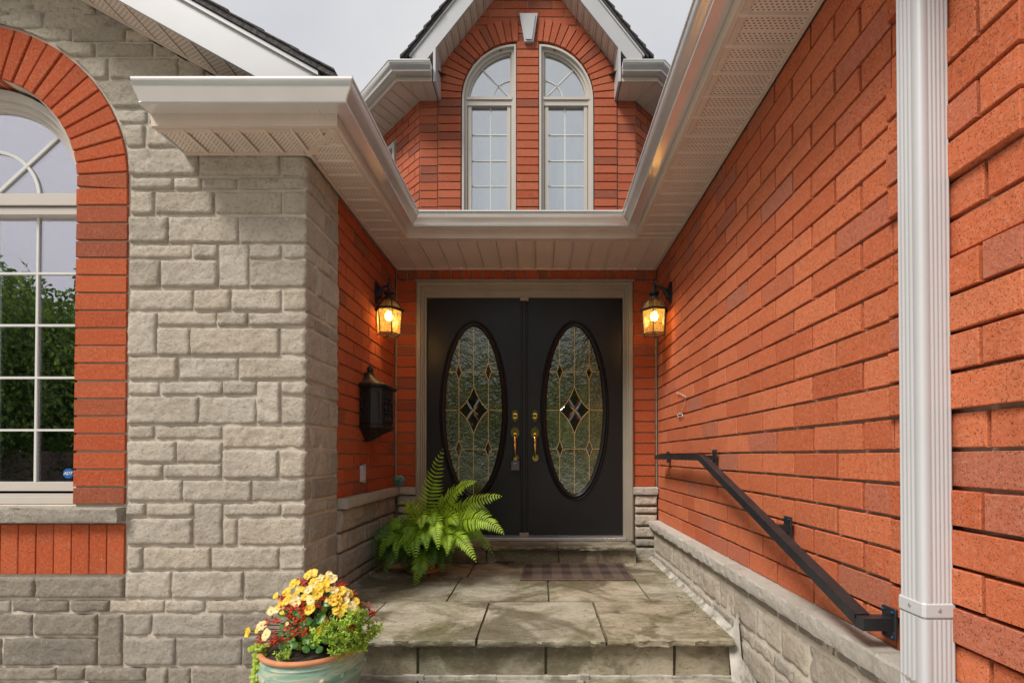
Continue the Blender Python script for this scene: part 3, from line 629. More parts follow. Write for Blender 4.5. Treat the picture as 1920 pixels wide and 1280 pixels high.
def door(x0, x1, ccx, first):
    cz = P(ccx, 769, DY).z; cx = P(ccx, 769, DY).x; a, b_ = 53.3*DY/F, 156*DY/F
    sl_ = MB(); sl_.box(x0, x1, DY, DY+.044, -.655, 1.316, b=.002)
    d = sl_.build('door', M['doorpaint'], enw); dl = 'black door leaf with ' + ('lock box hanging from its brass handle' if first else 'lamp glow mirrored in its oval glass'); d['label'] = dl
    mo = MB(); mo.sweep([(cx+p[0], cz+p[1]) for p in oval(a+.046, b_+.052)], [(-.004, DY+.004), (-.002, DY-.010), (.006, DY-.016), (.014, DY-.010), (.018, DY-.012), (.026, DY-.024), (.036, DY-.022), (.042, DY-.010), (.048, DY-.006), (.050, DY+.004)], XZ, True)
    mo.build('moulding', M['doorpaint'], d, True, angle=60)
    gp = MB(); gp.prism([(cx+p[0], cz+p[1]) for p in oval(a+.004, b_+.004)], DY-.004, DY-.0015, XZ); gp.build('pane', M['doorglass'], d)
    # brass came
    k = DY/F/3.7645; cm = MB(); Yc = DY-.006
    def ln(p, q_, w_=.0035): cm.bar((cx+p[0]*k, Yc, cz-p[1]*k), (cx+q_[0]*k, Yc, cz-q_[1]*k), .004, w_, (0, 0, 1) if abs(p[1]-q_[1]) < abs(p[0]-q_[0]) else (1, 0, 0))
    A_, B_ = a/k, b_/k
    def yat(x): return B_*math.sqrt(max(0, 1-(x/A_)**2))
    def xat(y): return A_*math.sqrt(max(0, 1-(y/B_)**2))
    for xs in (-104, 104):
        for s0, s1 in ((-yat(104), -272-60), (-272+60, 272-60), (272+60, yat(104))):
            ln((xs, s0), (xs, s1))
    ln((0, -B_), (0, -168)); ln((0, 168), (0, B_))
    for ys in (-272, 272):
        for s0, s1 in ((-xat(272), -126), (-82, 82), (126, xat(272))): ln((s0, ys), (s1, ys))
    ln((-A_, 0), (-108, 0)); ln((108, 0), (A_, 0))
    bg = MB()
    def curve(p, c_, q_, n=8): return [((1-t_)**2*p[0]+2*t_*(1-t_)*c_[0]+t_*t_*q_[0], (1-t_)**2*p[1]+2*t_*(1-t_)*c_[1]+t_*t_*q_[1]) for t_ in [i/n for i in range(n+1)]]
    big = []
    for sx_, sy_ in ((1, -1), (1, 1), (-1, 1), (-1, -1)):
        p = (0, -168*-sy_*-1 if False else 168*sy_); q_ = (108*sx_, 0); big.append(curve(p, (34*sx_, 58*sy_), q_))
    for cvv in big:
        for p, q_ in zip(cvv, cvv[1:]): ln(p, q_, .004)
    ln((-54, -50), (54, 54)); ln((-54, 54), (54, -50))
    for xs in (-104, 104):
        for ys in (-272, 272):
            pts = [(xs, ys-60), (xs+22, ys), (xs, ys+60), (xs-22, ys)]
            for p, q_ in zip(pts, pts[1:]+pts[:1]): ln(p, q_)
            inn = [((p[0]-xs)*.5+xs, (p[1]-ys)*.5+ys) for p in pts]
            v = [(cx+p[0]*k, DY-.0045, cz-p[1]*k) for p in pts]+[(cx+p[0]*k, DY-.009, cz-p[1]*k) for p in inn]
            bg.add(v, [(4, 5, 6, 7)]+[(i, (i+1) % 4, 4+(i+1) % 4, 4+i) for i in range(4)])
    # four bevelled pieces of the centre star
    mid = {}
    for (sx_, sy_), cvv in zip(((1, -1), (1, 1), (-1, 1), (-1, -1)), big): mid[(sx_, sy_)] = cvv[4]
    for name_, tip, m1, m2, c1, c2 in (('t', (0, -168), (1, -1), (-1, -1), big[0], big[3]), ('b', (0, 168), (1, 1), (-1, 1), big[1], big[2]), ('r', (108, 0), (1, -1), (1, 1), big[0], big[1]), ('l', (-108, 0), (-1, -1), (-1, 1), big[3], big[2])):
        h1 = c1[:5] if name_ in 'tb' else c1[4:][::-1]; h2 = c2[:5] if name_ in 'tb' else c2[4:][::-1]
        pts = [(0, 2)]+h1[::-1]+h2[1:]
        ccx_, ccy_ = sum(p[0] for p in pts)/len(pts), sum(p[1] for p in pts)/len(pts); n_ = len(pts)
        inn = [((p[0]-ccx_)*.72+ccx_, (p[1]-ccy_)*.72+ccy_) for p in pts]
        v = [(cx+p[0]*k, DY-.0045, cz-p[1]*k) for p in pts]+[(cx+p[0]*k, DY-.010, cz-p[1]*k) for p in inn]
        bg.add(v, [tuple(range(n_, 2*n_))]+[(i, (i+1) % n_, n_+(i+1) % n_, n_+i) for i in range(n_)])
    cm.build('came', M['came'], d); bg.build('bevelled_glass', M['bevelglass'], d)
    return d
dl = door(P(800, 800, DY).x, PXM-.004, 888.3, True); dr = door(PXM+.004, P(1168, 800, DY).x, 1077, False)
as_ = MB(); as_.box(PXM-.028, PXM+.028, DY-.014, DY-.0005, -.655, 1.316, b=.003); as_.box(PXM-.014, PXM+.014, DY-.024, DY-.013, -.655, 1.316, b=.004); as_.build('astragal', M['doorpaint'], enw)
cp = MB(); cp.box(PXM-.035, PXM+.035, DY-.03, DY-.001, 1.29, 1.325, b=.003); cp.build('flush_bolt_cover', M['casing'], enw); cp = MB(); cp.box(PXM-.038, PXM+.038, DY-.045, DY-.015, -.672, -.628, b=.004); cp.build('flush_bolt_cover', M['casing'], enw)
def AXf(): return (Vector((1, 0, 0)), Vector((0, 0, 1)), Vector((0, -1, 0)))
for dd, px in ((dl, 966), (dr, 1003)):
    c = P(px, 779, DY)
    h = MB(); pts = [(.028*math.sin(2*PI*i/24), .050*math.cos(2*PI*i/24)) for i in range(24)]
    pts[12] = (0, -.060); h.prism([(c.x+p[0], c.z+p[1]) for p in pts], DY-.010, DY, XZ)
    h.lathe([(.026, 0), (.026, .010), (.022, .015), (.014, .016), (.013, .013), (0, .013)], 20, c=(c.x, DY-.009, c.z-.003), ax=AXf()); h.build('deadbolt', M['brass'], dd, True)
    c = P(px, 811, DY); g_ = MB()
    g_.prism([(c.x+.034*math.sin(2*PI*i/28), c.z+.047*math.cos(2*PI*i/28)) for i in range(28)], DY-.009, DY, XZ)
    g_.prism([(c.x+.026*math.sin(2*PI*i/28), c.z+.038*math.cos(2*PI*i/28)) for i in range(28)], DY-.013, DY-.008, XZ)
    g_.obox((c.x, DY-.03, c.z-.008), ((1, 0, 0), (0, 1, .25), (0, -.25, 1)), (.011, .022, .003), b=.002)
    e = P(px+1, 858, DY); zz = [(c.z-.022, .030, .007), (c.z-.032, .045, .0095), (c.z-.05, .056, .0105), (c.z-.085, .060, .0115), (c.z-.12, .056, .009), (c.z-.155, .045, .007), (c.z-.18, .028, .006), (e.z+.006, .012, .008)]
    g_.tube([(c.x, DY-y_, z_) for z_, y_, r_ in zz], [r_*1.25 for z_, y_, r_ in zz], 12)
    g_.prism([(e.x+.025*math.sin(2*PI*i/24), e.z+.029*math.cos(2*PI*i/24)) for i in range(24)], DY-.007, DY, XZ)
    g_.build('handle', M['brass'], dd, True)
c = P(966, 870, DY-.06)
lb = thing('lock_box', 'small grey key lock box hanging from the brass handle', 'lock box', c)
m_ = MB(); m_.box(c.x-.034, c.x+.034, DY-.075, DY-.045, c.z-.052, c.z+.030, b=.006); m_.build('body', M['grey_plastic'], lb)
m_ = MB(); m_.box(c.x-.018, c.x+.018, DY-.0775, DY-.074, c.z-.001, c.z+.017, b=.001); m_.build('dial_window', M['black'], lb)
for i in range(4): m_ = MB(); m_.box(c.x-.0135+i*.007, c.x-.0135+i*.007+.0055, DY-.079, DY-.077, c.z+.004, c.z+.012); m_.build('dial', M['silver'], lb)
m_ = MB(); m_.tube([(c.x-.018, DY-.06, c.z+.025)]+[(c.x-.018*math.cos(PI*i/10), DY-.06, c.z+.055+.02*math.sin(PI*i/10)) for i in range(11)]+[(c.x+.018, DY-.06, c.z+.025)], .0028, 8); m_.build('shackle', M['black'], lb)

# ======================================================================= RIGHT BRICK WALL
rgw = thing('side_brick_wall', 'long orange brick wall on stone base running toward the black doors, with handrail', 'wall', (XR, 2.5, GZ))
bk = MB(); bk.box(XR+.017, XR+.16, .972, YD+.15, GZ, 1.62); bk.build('mortar_backing', M['mortar'], rgw)
WR = frame(XR, 0, -90)
QY = 1.3236
for k in range(0, 23):
    ph = 1.455 if k % 2 == 0 else 1.583
    for u0, u1 in cells(QY+.005, YD-.012, ph, j=.0135): brick(rgw, WR, -u1, K0+k*CO, u1-u0)
for k in range(-8, 23):
    proud = .014 if ((k-1) % 6) < 4 else 0.0
    if k < 0: brick(rgw, WR, -1.115, K0+k*CO, .16); continue
    segs = [(.955, 1.210), (1.220, QY)] if k % 2 else [(.955, 1.042), (1.052, QY+.004 if proud else QY)]
    for a, b_ in segs: brick(rgw, WR, -b_, K0+k*CO, b_-a, proud=proud)
WR2 = frame(XR, .955, 0)                     # the wall's end, facing the street
for k in range(-8, 23):
    proud = .014 if ((k-1) % 6) < 4 else 0.0
    for u0, u1 in cells(.003, 1.2, .1 if k % 2 else .235): brick(rgw, WR2, u0, K0+k*CO, u1-u0, proud=-.004)
bk = MB(); bk.box(XR+.16, XR+1.3, .970, 1.1, GZ, 1.62); bk.build('mortar_backing', M['mortar'], rgw)
mpR = lambda s, z, d: Vector((.918-d+.012, s, z))
bk = MB(); bk.box(.925, XR+.012, 1.13, YD, GZ, -.585); bk.build('mortar_backing', M['mortar_stone'], rgw)
jy = [QY, 1.66, 2.42, 3.1, 3.9]
jy = [1.12, 1.2965, 1.66, 2.35, 3.02, 3.97]
for a, b_ in zip(jy, jy[1:]): ledge(rgw, [(.882, b_-.0015), (.882, a+.0015)], -.519, .060, (.10, 0), lip=.0045)
zr = [(-.635, -.582), (-.765, -.638), (-.835, -.768), (-.965, -.838), (-1.03, -.968), (-1.2, -1.033)]
for i, r_ in enumerate(zr):
    ashlar(rgw, 1.13, 3.95, [r_], mpR, 'stone_mid' if i in (0, 4, 5) else 'stone', .12 if r_[1]-r_[0] < .1 else .16, .30)  # greyer stone in the top row paints the shadow under the ledge
# old mortar at the foot of the wall
v = []; f = []; ny = 60
for i in range(ny+1):
    y = 1.45+(3.96-1.45)*i/ny; zb_ = -.824 if y > 2.215 else -1.01; wob = noise.noise(Vector((y*4, 1, 2)))*.007; wob2 = noise.noise(Vector((y*5, 5, 2)))*.012
    hh = .026 if y > 2.26 else .05+.07*max(0, 1-(2.26-y)/.25)
    v += [(.905, y, zb_+hh+wob2), (.896+wob*.5, y, zb_+hh*.5+wob), (.882+wob, y, zb_+.004), (.86+wob, y, zb_-.01)]
for i in range(ny):
    for k_ in range(3): f.append((i*4+k_, i*4+4+k_, i*4+5+k_, i*4+k_+1))
link('mortar_fillet', mesh('mortar_fillet', v, f, M['concrete'], True, angle=180), None, rgw)

# ======================================================================= STEPS AND LANDING
stp = thing('porch_landing', None, None, (0, 3, -1.01), kind='structure')
LZ, TZ, BZ = -.824, -.686, -1.01
base = MB(); base.box(-1.19, .90, 2.26, 3.99, -1.2, LZ-.010); base.box(-1.02, .885, 2.255, 2.262, -1.2, LZ-.03); base.box(-1.19, .735, 3.78, 4.0, -.85, TZ-.012); base.build('bedding', M['joint'], stp)
def slab(x0, x1, y0_, y1_, zt_, th_, name='flagstone', mk='slab', front=False, side=()):
    nx = max(3, int((x1-x0)/.022)); ny_ = max(3, int((y1_-y0_)/.05)); seed = random.uniform(0, 99); v = []; f = []
    dz = random.uniform(-.0025, .0015); sx_ = random.uniform(-.003, .003)
    xs = [x0+(x1-x0)*i/nx for i in range(nx+1)]; ys = [y0_+.0+(y1_-y0_)*j/ny_ for j in range(ny_+1)]
    for x in xs:
        for j, y in enumerate(ys):
            xx = x; yy = y
            if front and j == 0: yy = y+.010*noise.noise(Vector((x*24+seed, 0, 0)))+.003*noise.noise(Vector((x*60+seed, 0, 9)))
            elif j in (0, ny_): yy = y+.002*noise.noise(Vector((x*15+seed, j, 0)))
            if x in (x0, x1): xx += .003*noise.noise(Vector((y*12, seed, 0)))
            v.append((xx, yy, zt_+dz+sx_*(x-x0)+.0018*noise.noise(Vector((x*6, y*6, seed)))))
    m_ = ny_+1
    for i in range(nx):
        for j in range(ny_): f.append((i*m_+j, (i+1)*m_+j, (i+1)*m_+j+1, i*m_+j+1))
    # front face in bands, rough where the edge is split
    base_ = len(v); lev = (.12, .4, .7, 1.0)
    for i, x in enumerate(xs):
        for li, l in enumerate(lev):
            rgh = (.010*noise.noise(Vector((x*24+seed, 0, 0)))-abs(noise.noise(Vector((x*34+seed, l*3, 2))))*.022) if front else noise.noise(Vector((x*20, l*3, seed)))*.0012
            v.append((x, y0_-(.002 if front and li == 0 else .004 if front and li < 3 else 0)+rgh, zt_+dz+sx_*(x-x0)-th_*l))
    for i in range(nx):
        a0 = i*m_; b0 = (i+1)*m_; p = base_+i*4; q_ = base_+(i+1)*4
        f.append((a0, p, q_, b0))
        for l in range(3): f.append((p+l, p+l+1, q_+l+1, q_+l))
    # sides
    zb_ = zt_-th_
    n0 = len(v); v += [(x0, y1_, zb_), (x1, y1_, zb_)]
    f.append(tuple([j for j in range(m_)][::-1]+[base_+l for l in range(4)]+[n0])); e_ = nx*m_
    f.append(tuple([e_+j for j in range(m_)]+[n0+1]+[base_+nx*4+l for l in range(3, -1, -1)]))
    f.append(tuple([e_+m_-1]+[i*m_+m_-1 for i in range(nx-1, -1, -1)]+[n0, n0+1]))
    c = Vector(((x0+x1)/2, (y0_+y1_)/2, zt_)); me = mesh(name, [Vector(p)-c for p in v], f, M[mk], True, angle=32)
    return link(name, me, Matrix.Translation(c), stp)
ja, jb, jc = PZ(900, 1081, LZ).y, PZ(900, 1126.6, LZ).y, 2.205
gp_ = .006
for x0, x1 in ((-1.19, -.50), (-.50, .05), (.05, .63)): slab(x0+gp_, x1-gp_, ja+gp_, 3.77, LZ, .04)
slab(.63+gp_, .895, jb+gp_, 3.98, LZ, .04)
for x0, x1 in ((-1.19, -.535), (-.535, .05), (.05, .63)): slab(x0+gp_, x1-gp_, jb+gp_, ja-gp_, LZ, .04)
for x0, x1 in ((-1.03, -.87), (-.87, -.287), (-.287, .298), (.298, .878)): slab(x0+gp_, x1-gp_, jc, jb-gp_, LZ, .03, front=True)
slab(-1.19, -1.04, 2.5, jb-gp_, LZ, .03)
for x0, x1 in ((-1.0, -.56), (-.56, .026), (.026, .614), (.614, .872)): slab(x0+.007, x1-.007, 2.243, 2.262, LZ-.036, .147, 'riser_stone', 'slab_riser')
for x0, x1 in ((-1.18, -.45), (-.45, .13), (.13, .735)): slab(x0+.003, x1-.003, 3.738, 4.0, TZ, .03, front=True)
for x0, x1 in ((-1.18, -.413), (-.413, .142), (.142, .742)): slab(x0+.006, x1-.006, 3.768, 3.785, TZ-.034, .104, 'riser_stone', 'slab_riser')
cr_ = MB()
for i in range(40):
    x = -1.0+i*.047; a = .012+.008*noise.noise(Vector((x*9, 0, 4))); cr_.box(x, x+.0471, 2.243-a*1.4, 2.25, BZ-.01, BZ+a)
cr_.build('mortar_bead', M['concrete'], stp)
base = MB(); base.box(-1.12, .90, 1.62, 2.27, -1.2, BZ-.012); base.build('bedding', M['joint'], stp)
for x0, x1 in ((-1.13, -.55), (-.55, .2), (.2, .88)): slab(x0+gp_, x1-gp_, 1.6, 2.226, BZ, .04, front=True)

# ======================================================================= EAVES: soffit, fascia, gutter
FL = [(-1.81, 2.25), (-.944, 2.25), (-.944, 3.42), (.675, 3.42), (.675, .72)]
eav = thing('eaves_soffit', 'beige perforated soffit and fascia under the eaves around the porch', 'soffit', (0, 3, SOF))
fa = MB(); fa.sweep(FL, [(0, SOF-.004), (.0, 1.612), (-.02, 1.612), (-.02, SOF-.004)], XY); fa.build('fascia', M['fascia'], eav)
fa = MB(); fa.sweep(FL, [(-.021, SOF-.006), (-.021, SOF+.004), (-.045, SOF+.004), (-.045, SOF-.006)], XY); fa.build('channel', M['fascia'], eav)
WLp = [(-1.81, 2.475), (-1.175, 2.475), (-1.175, 3.99), (.945, 3.99), (.945, .72)]
fa = MB()
fa.box(-1.80, -1.19, 2.445, 2.462, SOF-.012, SOF+.003); fa.box(-1.175, -1.155, 2.47, 3.99, SOF-.012, SOF+.003); fa.box(-1.155, .935, 3.972, 3.988, SOF-.012, SOF+.003); fa.box(.935, .950, .75, 3.988, SOF-.012, SOF+.003)
fa.build('channel', M['fascia'], eav)
fa = MB(); fa.bar((-1.19, 2.47, SOF-.004), (-.965, 2.275, SOF-.004), .03, .010); fa.build('channel', M['fascia'], eav)
fa = MB(); fa.box(-1.811, -1.80, 2.272, 2.47, SOF-.004, 1.612); fa.build('fascia', M['white'], eav)
def clip(poly, a, n_):
    out = []
    for i in range(len(poly)):
        p, q_ = Vector(poly[i]), Vector(poly[(i+1) % len(poly)]); dp, dq = (p-a).dot(n_), (q_-a).dot(n_)
        if dp >= 0: out.append(p)
        if dp*dq < 0: out.append(p+(q_-p)*(dp/(dp-dq)))
    return out
def panels(parent, rect, period, along, mk, cl=None, ofs=0.):
    x0, x1, y0_, y1_ = rect; a, e = (y0_, y1_) if along == 'y' else (x0, x1); u = a+ofs
    if ofs > 0: u = a-period+ofs
    while u < e-.005:
        s0, s1 = max(a, u+.002), min(e, u+period-.002)
        if s1-s0 > .01:
            poly = [(x0, s0), (x1, s0), (x1, s1), (x0, s1)] if along == 'y' else [(s0, y0_), (s1, y0_), (s1, y1_), (s0, y1_)]
            if cl: poly = clip([Vector(p) for p in poly], Vector(cl[0]), Vector(cl[1]))
            if len(poly) > 2:
                pm = MB(); pm.prism([tuple(p) for p in poly], SOF, SOF+.006, XY)
                mid_ = .5*(s0+s1)
                for bx_ in (s1-.012, ):                     # rolled bead at the seam
                    b0, b1 = bx_, bx_+.011
                    bp = [(x0, b0), (x1, b0), (x1, b1), (x0, b1)] if along == 'y' else [(b0, y0_), (b1, y0_), (b1, y1_), (b0, y1_)]
                    if cl: bp = clip([Vector(p) for p in bp], Vector(cl[0]), Vector(cl[1]))
                    if len(bp) > 2: pm.prism([tuple(p) for p in bp], SOF-.010, SOF-.0005, XY, 1)
                if s1-s0 > .1 and mk != 'soffit_plain':
                    b0, b1 = mid_-.006, mid_+.004
                    bp = [(x0, b0), (x1, b0), (x1, b1), (x0, b1)] if along == 'y' else [(b0, y0_), (b1, y0_), (b1, y1_), (b0, y1_)]
                    if cl: bp = clip([Vector(p) for p in bp], Vector(cl[0]), Vector(cl[1]))
                    if len(bp) > 2: pm.prism([tuple(p) for p in bp], SOF-.001, SOF-.0004, XY, 1)
                pm.build('soffit_panel', [M[mk], M['soffit_plain']], parent)
        u += period
panels(eav, (.69, .94, .74, 3.42), .128, 'y', 'soffit_x', ofs=.05)
panels(eav, (-1.17, .935, 3.44, 3.975), .139, 'x', 'soffit_plain', ofs=.02)
mit = ((-.944, 2.25), Vector((-.23, -.256)).normalized())     # mitre of the corner
panels(eav, (-1.80, -.965, 2.27, 2.465), .128, 'x', 'soffit_y', ((-.965, 2.272), Vector((-.195, -.225)).normalized()))
panels(eav, (-1.16, -.965, 2.27, 3.42), .128, 'y', 'soffit_x', ((-.965, 2.272), -Vector((-.195, -.225)).normalized()))
bk = MB(); bk.box(-1.80, -.95, 2.26, 2.47, SOF+.008, SOF+.02); bk.box(-1.19, -.95, 2.47, 3.43, SOF+.0081, SOF+.02); bk.box(-1.19, .95, 3.43, 3.99, SOF+.0082, SOF+.02); bk.box(.68, .95, .74, 3.43, SOF+.0083, SOF+.02); bk.build('soffit_backing', M['fascia'], eav)

gut = thing('eaves_gutter', 'long white aluminium gutter running round the recessed porch', 'gutter', (0, 3.3, 1.6))
GP = [(w_, z_+.010) for w_, z_ in [(0.001, 1.579), (.068, 1.579), (.070, 1.5845), (.066, 1.589), (.066, 1.593), (.076, 1.606), (.094, 1.620), (.106, 1.638), (.109, 1.654), (.114, 1.657), (.114, 1.667), (.106, 1.668), (.104, 1.660), (.103, 1.650), (.101, 1.640), (.090, 1.625), (.070, 1.609), (.061, 1.596), (.060, 1.583), (.003, 1.583), (.003, 1.672), (.001, 1.672)]]
def bow(pts_, every=.6): return pts_
gm = MB(); gm.sweep(FL, GP, XY); gm.build('trough', M['gutter'], gut, True, angle=30)
ec = MB(); ec.prism([(p[0], p[1]) for p in GP[:11]]+[(.001, 1.682)], -1.8125, -1.8105, lambda p, d: Vector((d, 2.25-p[0], p[1]))); ec.build('end_cap', M['gutter'], gut)
for cx_, cy_, dx, dy in ((-.944, 2.25, 1, -1), (-.944, 3.42, 1, -1), (.675, 3.42, -1, -1)):
    jm = MB(); w1 = [(p[0]+.001, p[1]) for p in GP[1:11]]
    v = [Vector((cx_+dx*wv, cy_+dy*wv, z)) for wv, z in w1]; off = Vector((dx, dy, 0)).normalized()*.0008; t1 = Vector((-dy, dx, 0)).normalized()*.003
    jm.add([p+off-t1 for p in v]+[p+off+t1 for p in v], [(i, i+1, len(v)+i+1, len(v)+i) for i in range(len(v)-1)]); jm.build('joint_strip', M['gutter'], gut)

# ======================================================================= LEFT GABLE ROOF
rf = thing('gable_roof', 'dark shingled gable roof edge with white fascia above the stone wall', 'roof', (AX, 2.3, 2.0))
YR = 2.23
def rk_line(o, x): return (x, rk.z+o-RS*(x-rk.x))        # line parallel to the rake, offset o vertically
xe, xa = -1.02, AX
for sgn in (1, -1):
    X = lambda x: x if sgn > 0 else 2*AX-x
    def quad(o0, o1, xs_, xe_, ya, yb, mk, name):
        m_ = MB(); p = [(X(xs_), rk_line(o0, xs_)[1]), (X(xe_), rk_line(o0, xe_)[1]), (X(xe_), rk_line(o1, xe_)[1]), (X(xs_), rk_line(o1, xs_)[1])]
        m_.prism(p, ya, yb, XZ); return m_.build(name, M[mk], rf)
    quad(0.005, .165, xa, xe, YR, YR+.02, 'white', 'rake_fascia'); quad(.166, .185, xa, xe, YR-.012, YR+.02, 'white', 'drip_edge')
    # perforated rake soffit: panels across
    L = xe-xa; npn = 12
    for i in range(npn):
        a, b_ = xa+L*i/npn+.0005, xa+L*(i+1)/npn-.0005
        quad(0.012, .020, a, b_, YR+.022, YF-.002, 'soffit_y', 'soffit_panel')
        quad(0.005, .012, a+.001, a+.015, YR+.022, YF-.002, 'soffit_plain', 'soffit_bead')
    quad(0.0, .012, xa, xe, YF-.035, YF-.018, 'fascia', 'channel')
    quad(.19, .215, xa, -.93, YR-.02, 8, 'shingle', 'roof_deck')
    n = 12
    for i in range(n):
        a = xa+(L+.04)*i/n; b_ = a+(L+.04)/n+.04
        m_ = MB(); z_ = .215
        p = [(X(a), rk_line(z_, a)[1]), (X(b_), rk_line(z_+.006, b_)[1]), (X(b_), rk_line(z_+.014, b_)[1]), (X(a), rk_line(z_+.006, a)[1])]
        m_.prism(p, YR-.03+random.uniform(-.006, .004), YR+.6, XZ); m_.build('shingle', M['shingle'], rf)
# small roof over the eaves return
m_ = MB(); m_.prism([(2.16, 1.672), (2.47, 1.80), (2.47, 1.68), (2.24, 1.655)], -1.80, -.95, lambda p, d: Vector((d, p[0], p[1]))); m_.build('return_roof', M['shingle'], rf)

prf = thing('shingle_roof', 'shingled roof slopes behind the gutter over porch and right wing', 'roof', (0, 4.2, 1.7))
m_ = MB(); m_.prism([(3.40, 1.66), (5.16, 2.40), (5.16, 2.30), (3.44, 1.60)], -.9, .7, lambda p, d: Vector((d, p[0], p[1]))); m_.build('roof_slope', M['shingle'], prf)
m_ = MB(); m_.prism([(.66, 1.66), (4.5, 3.7), (4.5, 3.6), (.70, 1.60)], .72, 7, XZ); m_.build('roof_slope', M['shingle'], prf)

# ======================================================================= DORMER
YW = 5.2; DC = -.136
dm = thing('dormer', 'steep brick dormer with twin arched windows and white keystone above the porch', 'dormer', (DC, YW, 2.4))
HW = 1.16; DR = .0895
bk = MB(); cxl, czl = P(972, 186, YW).x, P(972, 186, YW).z; cxr = 2*DC-cxl; ri, ro = 107*YW/F*1.009, 150*YW/F*1.009
pier0, pier1 = P(972.5, 200, YW).x, P(1014, 200, YW).x; pw_ = .1185; 
ROW0 = czl % DR; ROW0 = czl-16*DR
apz = 4.859+1.27*.398; gz = lambda x: apz-1.27*abs(x-DC)
zlow = 2.35
yb0, yb1 = YW+.010, YW+.16
bk.box(DC-HW, cxl-ri-.02, yb0, yb1, zlow, 3.80); bk.box(cxr+ri+.02, DC+HW, yb0, yb1, zlow, 3.80); bk.box(DC-pw_, DC+pw_, yb0, yb1, zlow, czl+ri*.99)
for sgn in (1, -1):
    cc = cxl if sgn > 0 else cxr; n = 18; mp_ = (lambda p, d: XZ(p, d)) 
    for i in range(n):
        a0, a1 = PI-(PI/2)*i/n, PI-(PI/2)*(i+1)/n
        p0 = (DC+sgn*(cxl+(ri+.02)*math.cos(a0)-DC), czl+(ri+.02)*math.sin(a0)); p1 = (DC+sgn*(cxl+(ri+.02)*math.cos(a1)-DC), czl+(ri+.02)*math.sin(a1))
        bk.prism([p0, p1, (p1[0], gz(p1[0])), (p0[0], max(p0[1]+.01, gz(p0[0])))], yb0, yb1, XZ)
    xo = DC+sgn*(cxl-ri-.02-DC); xf = DC-sgn*HW*.92
    bk.prism([(xo, 3.80), (xo, gz(xo)), (DC-sgn*1.0, gz(DC-1.0)), (DC-sgn*1.0, 3.80)], yb0, yb1, XZ)
bk.prism([(cxl-.001, czl+ri), (cxr+.001, czl+ri), (cxr+.001, gz(cxr)), (DC, apz), (cxl-.001, gz(cxl))], yb0, yb1, XZ)
bk.build('mortar_backing', M['mortar'], dm)
FD = frame(0, YW, 0)
xq0, xq1 = DC-(DC-cxl)-ro, cxl-ri                # left quoin column
nb = int((czl-zlow)/DR)
for k in range(-6, 17):
    z = ROW0+k*DR
    if z < zlow: continue
    if z+BH < czl+.02:
        for sgn in (1, -1):
            a, b_ = (cxl-ro+.004, cxl-ri-.004); 
            if sgn < 0: a, b_ = 2*DC-b_, 2*DC-a
            brick(dm, FD, a, z, b_-a, mk='brick_rose', proud=.014)
            a, b_ = (DC-HW+.006, cxl-ro-.008)
            if sgn < 0: a, b_ = 2*DC-b_, 2*DC-a
            brick(dm, FD, a, z, b_-a, mk='brick_rose')
for k in range(-6, 23):
    z = ROW0+k*DR
    if z > zlow and z+BH < P(990, 80, YW).z+.02: brick(dm, FD, DC-pw_+.002, z, 2*pw_-.004, mk='brick_rose', proud=.010)
# bricks above
k = 16
while ROW0+k*DR < apz-.03:
    z = ROW0+k*DR; half = (apz-z)/1.27+.05; half = min(half, 1.08)
    zz = z+BH; inr = math.sqrt(max(0, (ri+.03)**2-(min(zz, 9)-czl)**2)) if z < czl+ri else 0
    xin = DC-cxl+inr if z < czl+ri else 0
    for sgn in (1, -1):
        if xin == 0:
            if sgn > 0:
                for u0, u1 in cells(DC-half, DC+half, DC+(.0 if k % 2 else .133)): brick(dm, FD, u0, z, u1-u0, mk='brick_rose')
        elif half-xin > .04:
            a, b_ = (DC+xin, DC+half) if sgn > 0 else (DC-half, DC-xin)
            for u0, u1 in cells(a, b_, DC+(.0 if k % 2 else .133)): brick(dm, FD, u0, z, u1-u0, mk='brick_rose')
    k += 1
nr = 15; wmr = wedge(ri+.003, ro-.003, (PI/2)/nr, 'brick_rose', .010)
for sgn in (1, -1):
    for i in range(nr):
        a = (PI/2)*(i+.5)/nr; cc = cxr if sgn > 0 else cxl; a = a if sgn > 0 else PI-a
        link('brick', wmr, Matrix.Translation((cc, YW-.015+random.uniform(-.002, .001), czl)) @ Matrix.Rotation(-a, 4, 'Y'), dm)
# keystone
def pw(x, y, Y): p = P(x, y, Y); return (p.x, p.z)
ks = MB(); KY = YW-.045; ks.prism([pw(974, 25, KY), pw(983.5, 78, KY), pw(1000, 78, KY), pw(1008, 25, KY)], YW-.045, YW+.02, XZ); ks.prism([pw(978, 29, KY), pw(986, 75, KY), pw(997.5, 75, KY), pw(1004, 29, KY)], YW-.055, YW-.044, XZ)
ks.build('keystone', M['white'], dm)
